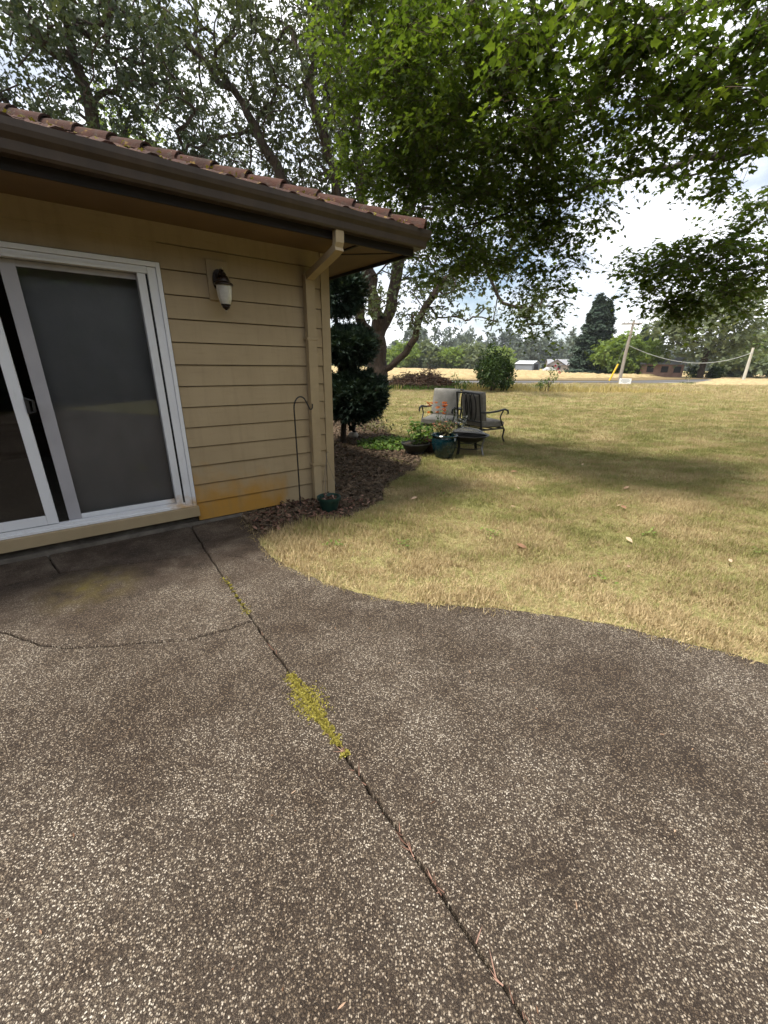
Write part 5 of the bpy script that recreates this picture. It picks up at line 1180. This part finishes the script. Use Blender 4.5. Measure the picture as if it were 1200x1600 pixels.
# sapling out on the lawn
sp_ = thing('sapling', 'tiny pale sapling alone out on the far right of the lawn', 'sapling', (31.5, 44.2, .0))
MB().tube([(0, 0, -.05), (.03, 0, .4), (0, 0, .85)], [.02, .014, .006], 6).build('stem', 'pole_pale', sp_)
n = 40; leaves('crown', 'olive_leaf', T_OVAL, np.column_stack([rng.normal(0, .18, n), rng.normal(0, .15, n), rng.uniform(.3, .95, n)]), rot_from(rng.uniform(0, 6.3, n), rng.normal(0, .5, n), rng.normal(0, .5, n)), rng.uniform(.1, .2, n), rng.uniform(.4, 1, n), sp_)['kind'] = 'stuff'
n = 120; leaves('base_grass', 'bush_leaf', T_BLADE, np.column_stack([rng.normal(0, .4, n), rng.normal(0, .25, n), np.full(n, -.02)]), rot_from(rng.uniform(0, 6.3, n), rng.uniform(.6, 1.3, n), rng.normal(0, .3, n)), np.stack([np.full(n, .04), rng.uniform(.1, .2, n), np.full(n, .1)], -1), rng.uniform(0, 1, n), sp_)['kind'] = 'stuff'

# ------------------------------------------------------------------ patio furniture
def cushion(mb_name, mat, parent, sx, sy, sz, loc, rot, puff=.02, tuft=True):
    """box cushion with soft puffed faces"""
    bm = bmesh.new(); bmesh.ops.create_cube(bm, size=1); bmesh.ops.subdivide_edges(bm, edges=bm.edges[:], cuts=7, use_grid_fill=True)
    for v in bm.verts:
        x, y, z = v.co
        f = (1 - (2 * x) ** 4) * (1 - (2 * y) ** 4); v.co = (x * sx, y * sy, z * sz + (puff * f * (1 if z > 0 else -1) if abs(z) > .49 else 0))
        ex = max(0, abs(2 * x) - .8) / .2; ey = max(0, abs(2 * y) - .8) / .2
        v.co.z *= 1 - .22 * max(ex, ey) ** 2
        if tuft and abs(z) > .49: v.co.z -= .012 * math.exp(-((y * 3) % 1 - .5) ** 2 * 60) * (1 if z > 0 else -1)
    me = bpy.data.meshes.new(mb_name); bm.to_mesh(me); bm.free(); me.polygons.foreach_set('use_smooth', [True] * len(me.polygons))
    return link(mb_name, me, mat, parent, loc, rot)
def armchair(label, loc, rz, fab, recl=R(14)):
    """front faces local -Y"""
    c = thing('patio_armchair', label, 'chair', loc, rz, 'cushioned metal armchairs on the lawn')
    W = .66; hw = W / 2; sh = .40
    MB().tube([(-hw, -.36, sh - .1), (-hw, .30, sh - .10), (hw, .30, sh - .10), (hw, -.36, sh - .10), (-hw, -.36, sh - .1)], .017, 8).tube([(-hw, -.1, sh - .1), (hw, -.1, sh - .1)], .012, 6).tube([(-hw, .12, sh - .1), (hw, .12, sh - .1)], .012, 6).build('seat_frame', 'black_metal', c, True)
    ty, tz = .30 + math.tan(recl) * .70, sh + .60
    bf = MB().tube([(-hw + .0, .28, sh - .14), (-hw, .31, sh), (-hw + .02, ty, tz)], .018, 8).tube([(hw, .28, sh - .14), (hw, .31, sh), (hw - .02, ty, tz)], .018, 8).tube([(-hw + .01, ty, tz), (0, ty + .01, tz + .015), (hw - .01, ty, tz)], .018, 8).tube([(-hw, .33, sh + .06), (hw, .33, sh + .06)], .014, 8).build('back_frame', 'black_metal', c, True)
    def bp(x, z): return (x, .31 + math.tan(recl) * (z - sh) + .004, z)
    for sgn in (-1, 0, 1):      # crossing ovals of the back lattice
        pts = [bp(sgn * .12 + .085 * math.sin(t), sh + .33 - .27 * math.cos(t)) for t in np.linspace(0, 2 * math.pi, 25)]
        MB().tube(pts, .013, 6, cap=False).build('lattice_oval', 'black_metal', bf, True)
    for sgn in (-1, 1):
        MB().tube([(sgn * hw, -.36, sh - .1), (sgn * hw, -.39, .26), (sgn * hw, -.36, .12), (sgn * (hw + .01), -.42, .0)], [.02, .019, .017, .018], 8).build('leg', 'black_metal', c, True)
        MB().tube([(sgn * hw, .28, sh - .12), (sgn * hw, .36, .2), (sgn * (hw + .01), .46, .0)], [.019, .018, .018], 8).build('leg', 'black_metal', c, True)
        MB().tube([(sgn * hw, .36, sh + .25), (sgn * (hw + .03), .15, sh + .245), (sgn * (hw + .03), -.1, sh + .26), (sgn * (hw + .03), -.30, sh + .29), (sgn * (hw + .03), -.40, sh + .26), (sgn * (hw + .03), -.42, sh + .20), (sgn * (hw + .03), -.38, sh + .185)], [.014, .02, .022, .022, .02, .017, .012], 8).build('arm', 'black_metal', c, True)
        MB().tube([(sgn * (hw + .03), -.27, sh + .28), (sgn * (hw + .02), -.20, sh + .14), (sgn * (hw + .01), -.28, sh), (sgn * hw, -.36, sh - .09)], .014, 8).build('arm_support', 'black_metal', c, True)
    cushion('seat_cushion', fab, c, .62, .66, .14, (0, -.05, sh + .0), (R(3), 0, 0))
    cushion('back_cushion', fab, c, .57, .62, .125, (0, .215, sh + .325), (R(90) - recl, 0, 0), .03)
    return c
armchair('patio armchair seen from behind, black oval lattice back and grey cushion', (1.98, 8.55, 0), R(180 - 56) , 'fabric_grey', R(10))
armchair('patio armchair facing the camera with pale cushion behind the flower pots', (1.22, 8.95, 0), R(-26), 'fabric_light', R(16))
# fire pit
fp = thing('fire_pit', 'black round fire pit with mesh spark screen beside the teal pot', 'fire pit', (1.52, 7.38, 0), R(20))
MB().lathe([(.0, .20), (.16, .21), (.28, .26), (.335, .325), (.375, .335), (.375, .345), (.325, .345), (.27, .28), (.15, .23), (.0, .22)], 36).build('bowl', 'black_metal', fp, True)
MB().tube([(.28 * math.cos(a), .28 * math.sin(a), .12) for a in np.linspace(0, 2 * math.pi, 33)], .010, 6, cap=False).build('ring', 'black_metal', fp, True)
for a in (.5, 2.07, 3.64, 5.21):
    MB().bar([(.33 * math.cos(a), .33 * math.sin(a), .325), (.29 * math.cos(a), .29 * math.sin(a), .14), (.33 * math.cos(a), .33 * math.sin(a), 0)], .05, .012, up=(math.cos(a), math.sin(a), 0)).build('leg', 'wire_steel' if abs(a - 5.21) < .1 else 'black_metal', fp)
ls = MB(); ls.lathe([(.33, .0), (.28, .05), (.17, .10), (.0, .125)], 28); ls.build('spark_screen', 'spark_mesh', fp, True, (.0, 0, .345), (R(-10), R(8), 0))
MB().tube([(.33 * math.cos(a), .33 * math.sin(a), 0) for a in np.linspace(0, 2 * math.pi, 29)], .007, 6, cap=False).tube([(.0, 0, .12), (0, 0, .16)], .012, 6).build('screen_ring', 'black_metal', fp, True, (0, 0, .347), (R(-10), R(8), 0))
# teal pot
tp_ = thing('teal_pot', 'glazed teal ceramic pot on the lawn holding leafy flowers', 'pot', (1.03, 6.98, 0))
MB().lathe([(.12, .0), (.145, .01), (.19, .12), (.222, .25), (.215, .33), (.205, .36), (.225, .372), (.232, .39), (.222, .402), (.205, .395), (.195, .36), (.0, .35)], 40).build('body', 'teal_glaze', tp_, True)
MB().lathe([(.0, .362), (.19, .356)], 24).build('soil', 'soil', tp_)
def plant(name, label, cat, loc, n, rad, h0, h1, mat, leaf, seed, tmpl=T_OVAL, stems=14, lean=.3, flowers=None):
    r = np.random.default_rng(seed); p = thing(name, label, cat, loc); mb = MB(); tips = []
    for i in range(stems):
        a = r.uniform(0, 6.28); d = rad * math.sqrt(r.random()); hh = r.uniform(h0 + (h1 - h0) * .4, h1); e = Vector((d * math.cos(a) * (1 + lean), d * math.sin(a) * (1 + lean), hh)); s0 = Vector((d * math.cos(a) * .4, d * math.sin(a) * .4, 0))
        m = s0.lerp(e, .55) + Vector((0, 0, hh * .1)); mb.tube([s0, m, e], [.006, .005, .003], 5); tips.append((s0, m, e))
    mb.build('stems', 'twig_brown' if mat == 'olive_leaf' else 'stem_green', p); P = []
    for i in range(n):
        s0, m, e = tips[r.integers(len(tips))]; t = r.uniform(.2, 1); q = (s0.lerp(m, t * 2) if t < .5 else m.lerp(e, t * 2 - 1)); P.append(np.array(q) + r.normal(0, leaf * .5, 3))
    P = np.array(P); P[:, 2] = np.maximum(P[:, 2], .0)
    leaves('foliage', mat, tmpl, P, rot_from(r.uniform(0, 6.3, n), r.normal(.0, .5, n), r.normal(0, .5, n)), r.uniform(.6, 1.3, n) * leaf, r.beta(2, 2, n), p)['kind'] = 'stuff'
    if flowers:
        fm, pts, fs = flowers
        for c_ in pts:
            k = 9; V, F, t_ = scatter(T_OVAL, np.array([c_]).repeat(k, 0) + r.normal(0, fs * .12, (k, 3)), rot_from(np.arange(k) * 6.283 / k, r.uniform(.2, .9, k), r.normal(0, .3, k)), np.full(k, fs), r.uniform(0, 1, k))
            link('flower', np_mesh('flower', V, F, t_), fm, p)
    return p
simple('stem_green', (0.10, 0.15, 0.04), None, 8, .6, 0)
r9 = np.random.default_rng(77)
plant('flower_plant', 'bushy plant with small pink flowers growing in the teal pot', 'plant', (1.03, 6.98, .36), 260, .17, .05, .26, 'olive_leaf', .055, 201, stems=22, flowers=('pink_flower', [(r9.normal(0, .11), r9.normal(0, .08), r9.uniform(.1, .26)) for _ in range(14)], .03))
plant('coral_lily', 'stems topped with coral orange flowers behind the teal pot', 'flowers', (1.02, 7.45, .08), 70, .12, .3, .72, 'pot_leaf', .07, 202, stems=9, flowers=('coral_flower', [(-.16 + r9.uniform(-.12, .28), r9.normal(0, .08), r9.uniform(.60, .80)) for _ in range(17)], .05))
bx = thing('brown_planter', 'brown clay planter half hidden behind the teal pot', 'planter', (.86, 7.45, 0))
MB().lathe([(.15, 0), (.19, .22), (.205, .225), (.205, .26), (.185, .26), (.175, .22), (.0, .215)], 28).build('body', 'clay_brown', bx, True); MB().lathe([(.0, .225), (.172, .222)], 20).build('soil', 'soil', bx)
bl = thing('bowl_planter', 'black shallow bowl planter on the bed edge holding a green plant', 'planter', (.55, 7.22, 0))
MB().lathe([(.13, 0), (.16, .015), (.165, .03), (.15, .04), (.20, .09), (.245, .17), (.262, .176), (.265, .20), (.250, .205), (.235, .18), (.0, .165)], 36).build('body', 'plastic_dark', bl, True); MB().lathe([(.0, .185), (.234, .176)], 24).build('soil', 'soil', bl)
plant('leafy_plant', 'bright green leafy plant growing in the black bowl planter', 'plant', (.55, 7.22, .17), 210, .20, .12, .42, 'pot_leaf', .085, 203, stems=14)
plant('leafy_plant', 'green seedling plant in the brown planter behind the teal pot', 'plant', (.80, 7.45, .22), 70, .14, .1, .30, 'pot_leaf', .08, 204, stems=7)
plant('silvery_plant', 'silver-white leaved plant between the fire pit and the armchair', 'plant', (1.42, 7.85, 0), 110, .12, .3, .78, 'silver_leaf', .06, 205, stems=7, lean=.1)
# ground cover
def cover():
    r = np.random.default_rng(31); n = 1500; a = r.uniform(0, 6.28, n); d = np.sqrt(r.random(n)); x = .08 + .62 * d * np.cos(a); y = 7.95 + .62 * d * np.sin(a)
    P = np.column_stack([x, y, .03 + .12 * (1 - d * d) * r.uniform(.2, 1, n)])
    o = leaves('ground_cover', 'pot_leaf', T_OVAL, P, rot_from(r.uniform(0, 6.3, n), r.normal(.1, .4, n), r.normal(0, .4, n)), r.uniform(.04, .10, n), r.beta(2, 2, n)); tag(o, 'low bright green ground cover patch in the bed', 'ground cover', kind='stuff')
    n = 260; P = np.column_stack([r.normal(-.05, .3, n), r.normal(9.7, .35, n), np.full(n, .0)]); h = r.uniform(.05, .2, n)
    o = leaves('bed_weeds', 'olive_leaf', T_OVAL, P + np.column_stack([np.zeros((n, 2)), h]), rot_from(r.uniform(0, 6.3, n), r.normal(.2, .6, n), r.normal(0, .5, n)), r.uniform(.04, .09, n), r.beta(2, 2, n)); tag(o, 'wispy olive weeds at the back corner of the bed', 'weeds', kind='stuff')
cover()
# small black animal figurine on a pale stone
fg = thing('garden_figurine', 'small black animal figurine on a pale stone under the pruned evergreen', 'figurine', (-.70, 8.80, .0), R(10))
bm = bmesh.new()
def blob(loc, sx, sy, sz):
    m = Matrix.Translation(loc) @ Matrix.Diagonal((sx, sy, sz, 1)); bmesh.ops.create_icosphere(bm, subdivisions=2, radius=1, matrix=m)
blob((0, 0, .20), .055, .05, .085); blob((.03, 0, .29), .05, .04, .045); blob((.075, 0, .285), .028, .022, .02); blob((.03, .022, .335), .012, .008, .022); blob((.03, -.022, .335), .012, .008, .022)
blob((.06, .02, .23), .035, .013, .013); blob((-.07, 0, .2), .03, .025, .07); blob((-.085, 0, .28), .03, .022, .04); blob((.03, .03, .13), .04, .02, .02); blob((.03, -.03, .13), .04, .02, .02)
me = bpy.data.meshes.new('body'); bm.to_mesh(me); bm.free()
fo = link('body', me, 'figure_black', fg); rm = fo.modifiers.new('fuse', 'REMESH'); rm.mode = 'VOXEL'; rm.voxel_size = .008; rm.use_smooth_shade = True
MB().lathe([(.10, .0), (.115, .04), (.10, .085), (.07, .11), (.0, .118)], 14).build('stone', 'stone_pale', fg, True)

# ------------------------------------------------------------------ grass on the lawn (instanced tufts)
def tuft(seed, n, h, spread, width):
    r = np.random.default_rng(seed); P = np.column_stack([r.normal(0, spread, n), r.normal(0, spread, n), np.zeros(n)]); hh = r.uniform(.5, 1.2, n) * h
    V, F, _ = scatter(T_BLADE, P, rot_from(r.uniform(0, 6.3, n), np.clip(r.normal(R(52), .42, n), .05, 1.5), r.normal(0, .4, n)), np.stack([np.full(n, width), hh, hh * .8], -1), np.zeros(n))
    me = np_mesh('tuft', V, F); me.materials.append(MATS['grass_blade']); return bpy.data.objects.new('tuft', me)
def lawn_grass():
    r = np.random.default_rng(41); pts = []; scl = []; typ = []; dry = []
    EP = np.array(EDGE)
    def zone(x0, x1, y0, y1, dens, s, cond=None):
        n = int((x1 - x0) * (y1 - y0) * dens); P = np.column_stack([r.uniform(x0, x1, n), r.uniform(y0, y1, n)])
        k = (P[:, 0] < P[:, 1] * .98 + 1.2) & (P[:, 0] > -P[:, 1] * .55 - .6)
        if cond is not None: k &= cond(P)
        k &= in_poly(P + r.normal(0, .022, P.shape), lawn_poly) & ~in_poly(P + r.normal(0, .05, P.shape), bed_poly_full); P = P[k]
        # not under the house
        hx = (P[:, 0] - HP.x) * math.cos(HA) + (P[:, 1] - HP.y) * math.sin(HA); hy = -(P[:, 0] - HP.x) * math.sin(HA) + (P[:, 1] - HP.y) * math.cos(HA)
        P = P[~((hx < S1 + .02) & (hy > -.02))]
        pts.append(P); scl.append(r.uniform(.7, 1.25, len(P)) * s)
    zone(-1.6, 6.5, 1.2, 5.5, 1000, 1.0); zone(-1, 8.5, 5.5, 9, 480, 1.15); zone(-1.5, 15, 9, 16, 150, 1.6); zone(-3, 26, 16, 27, 40, 2.3); zone(-4, 40, 27, 40, 9, 4.2)
    P = np.vstack(pts); s = np.concatenate(scl); n = len(P)
    de = np.full(n, 9.0); near = P[:, 1] < 6
    for i in range(0, len(EP), 2): de[near] = np.minimum(de[near], np.hypot(P[near, 0] - EP[i, 0], P[near, 1] - EP[i, 1]))
    dryv = -.025 - .05 * np.clip((P[:, 1] - 4.5) / 3, 0, 1) + .07 * np.clip((P[:, 1] - 17) / 8, 0, 1) + .36 * np.exp(-(de / .6) ** 2) - .10 * np.exp(-((P[:, 0] + .75) ** 2 + (P[:, 1] - 3.6) ** 2) / .12) * 3
    me = bpy.data.meshes.new('lawn_grass'); me.vertices.add(n); me.vertices.foreach_set('co', np.column_stack([P, np.full(n, -.012)]).astype(np.float32).ravel())
    def attr(nm, ty, val):
        a = me.attributes.new(nm, ty, 'POINT'); a.data.foreach_set('vector' if ty == 'FLOAT_VECTOR' else 'value', np.ascontiguousarray(val).ravel())
    tall = 1 + .2 * np.exp(-(de / .07) ** 2) + .35 * np.sin(P[:, 0] * 5.1 + 2 * np.sin(P[:, 1] * 3.3)) * np.cos(P[:, 1] * 6.3 + P[:, 0]) + 1.3 * np.exp(-((P[:, 0] + .72) ** 2 + (P[:, 1] - 3.72) ** 2) / .10)
    attr('rot', 'FLOAT_VECTOR', np.column_stack([np.zeros(n), np.zeros(n), r.uniform(0, 6.28, n)]).astype(np.float32)); attr('scl', 'FLOAT', (s * tall).astype(np.float32)); attr('pick', 'INT', r.integers(0, 4, n).astype(np.int32)); attr('dry', 'FLOAT', dryv.astype(np.float32))
    o = bpy.data.objects.new('lawn_grass', me); C.objects.link(o); tag(o, 'short patchy green and straw-dry grass of the lawn', 'grass', kind='stuff')
    tf_ = [tuft(900 + i, 15, .042, .026, .0036) for i in range(4)]
    g = bpy.data.node_groups.new('grass_nodes', 'GeometryNodeTree'); g.interface.new_socket('Geometry', in_out='INPUT', socket_type='NodeSocketGeometry'); g.interface.new_socket('Geometry', in_out='OUTPUT', socket_type='NodeSocketGeometry')
    N = g.nodes.new; gi = N('NodeGroupInput'); go = N('NodeGroupOutput'); ip = N('GeometryNodeInstanceOnPoints'); jn = N('GeometryNodeJoinGeometry')
    for t in tf_[::-1]:
        oi = N('GeometryNodeObjectInfo'); oi.inputs['Object'].default_value = t; oi.inputs['As Instance'].default_value = True; g.links.new(oi.outputs['Geometry'], jn.inputs[0])
    def na(nm, ty):
        a = N('GeometryNodeInputNamedAttribute'); a.data_type = ty; a.inputs['Name'].default_value = nm; return a.outputs['Attribute']
    ip.inputs['Pick Instance'].default_value = True
    g.links.new(gi.outputs[0], ip.inputs['Points']); g.links.new(jn.outputs[0], ip.inputs['Instance']); g.links.new(na('pick', 'INT'), ip.inputs['Instance Index'])
    g.links.new(na('rot', 'FLOAT_VECTOR'), ip.inputs['Rotation']); g.links.new(na('scl', 'FLOAT'), ip.inputs['Scale']); g.links.new(ip.outputs[0], go.inputs[0])
    m = o.modifiers.new('grass', 'NODES'); m.node_group = g
    return n
lawn_grass()
# fallen leaves on the lawn
fl_m = []
for q in range(3):
    V, F, t_ = scatter(T_OVAL, np.zeros((1, 3)), np.eye(3)[None], np.ones(1), np.array([.55 + .2 * q])); m_ = np_mesh('fallen_leaf', V, F, t_); m_.materials.append(MATS['dry_leaf']); fl_m.append(m_)
rf = random.Random(5)
for i, (x, y) in enumerate([(1.9, 5.9), (1.75, 5.0), (3.2, 6.4), (3.5, 7.2), (3.3, 5.2), (2.7, 4.4), (2.75, 4.3), (4.2, 6.9), (2.3, 3.5), (1.2, 3.3), (2.0, 2.9), (.4, 4.6), (4.9, 8.8), (1.5, 4.3), (2.9, 3.0), (2.35, 8.0)]):
    o = link('fallen_leaf', fl_m[i % 3], None, None, (x, y, .035), (rf.uniform(-.4, .4), rf.uniform(-.4, .4), rf.uniform(0, 6))); s_ = rf.uniform(.06, .11); o.scale = (s_ * .8, s_, s_)
    tag(o, 'single pale fallen leaf lying on the lawn', 'leaf', 'fallen leaves scattered on the lawn')

# low green weeds in the lawn and bits blown over the patio
def bits():
    r = np.random.default_rng(61); ps = []
    for (x, y, n, sp) in [(1.05, 3.55, 26, .06), (1.7, 2.75, 18, .05), (.15, 3.3, 16, .05), (2.6, 3.6, 14, .05), (.7, 4.9, 14, .06), (3.4, 3.2, 18, .06), (-.45, 3.25, 22, .07)]:
        ps.append(scatter(T_OVAL, np.column_stack([r.normal(x, sp, n), r.normal(y, sp, n), r.uniform(.01, .035, n)]), rot_from(r.uniform(0, 6.3, n), r.normal(.3, .3, n), r.normal(0, .3, n)), r.uniform(.02, .05, n), r.beta(2, 2, n)))
    V, F, t_ = join_sc(*ps); tag(link('lawn_weeds', np_mesh('lawn_weeds', V, F, t_), 'light_leaf'), 'small green broadleaf weeds dotted through the dry lawn', 'weeds', kind='stuff')
    n = 90; P = np.column_stack([r.uniform(-2.4, 2.2, n), r.uniform(.4, 3.0, n), np.full(n, .004)]); P = P[~in_poly(P[:, :2], lawn_poly)]; n = len(P)
    V, F, t_ = scatter(T_OVAL, P, rot_from(r.uniform(0, 6.3, n), r.normal(0, .15, n), r.normal(0, .25, n)), np.stack([r.uniform(.004, .012, n), r.uniform(.008, .028, n), np.full(n, .01)], -1), r.uniform(0, 1, n))
    tag(link('patio_litter', np_mesh('patio_litter', V, F, t_), 'dry_leaf'), 'tiny scraps of dead leaf blown over the patio', 'leaf litter', kind='stuff')
    # straw clippings lying over the patio edge
    E_ = np.array(EDGE)[2:170]; n = 900; k = r.integers(0, len(E_), n); P = np.column_stack([E_[k] + r.normal(0, .03, (n, 2)), r.uniform(.002, .012, n)])
    V, F, t_ = scatter(T_BLADE, P, rot_from(r.uniform(0, 6.3, n), r.normal(.05, .12, n), r.normal(0, .4, n)), np.stack([np.full(n, .003), r.uniform(.02, .07, n), np.full(n, .02)], -1), r.beta(2, 2, n))
    tag(link('straw_clippings', np_mesh('straw_clippings', V, F, t_), 'dry_grass_tall'), 'dry grass clippings scattered along the patio edge', 'clippings', kind='stuff')
bits()

# ------------------------------------------------------------------ air
hz = MB().box(-3100, 3100, -3100, 3100, -3, 60).build('haze', None); hb_ = NB('haze_air')
pv = hb_.n('ShaderNodeVolumePrincipled'); pv.inputs['Density'].default_value = 0.00022; pv.inputs['Color'].default_value = (0.88, 0.92, 0.97, 1); pv.inputs['Anisotropy'].default_value = 0.2
hb_.l(pv.outputs[0], hb_.out.inputs['Volume']); hz.data.materials.append(hb_.m)
tag(hz, 'thin pale haze over the far fields and woods', 'haze', kind='stuff')
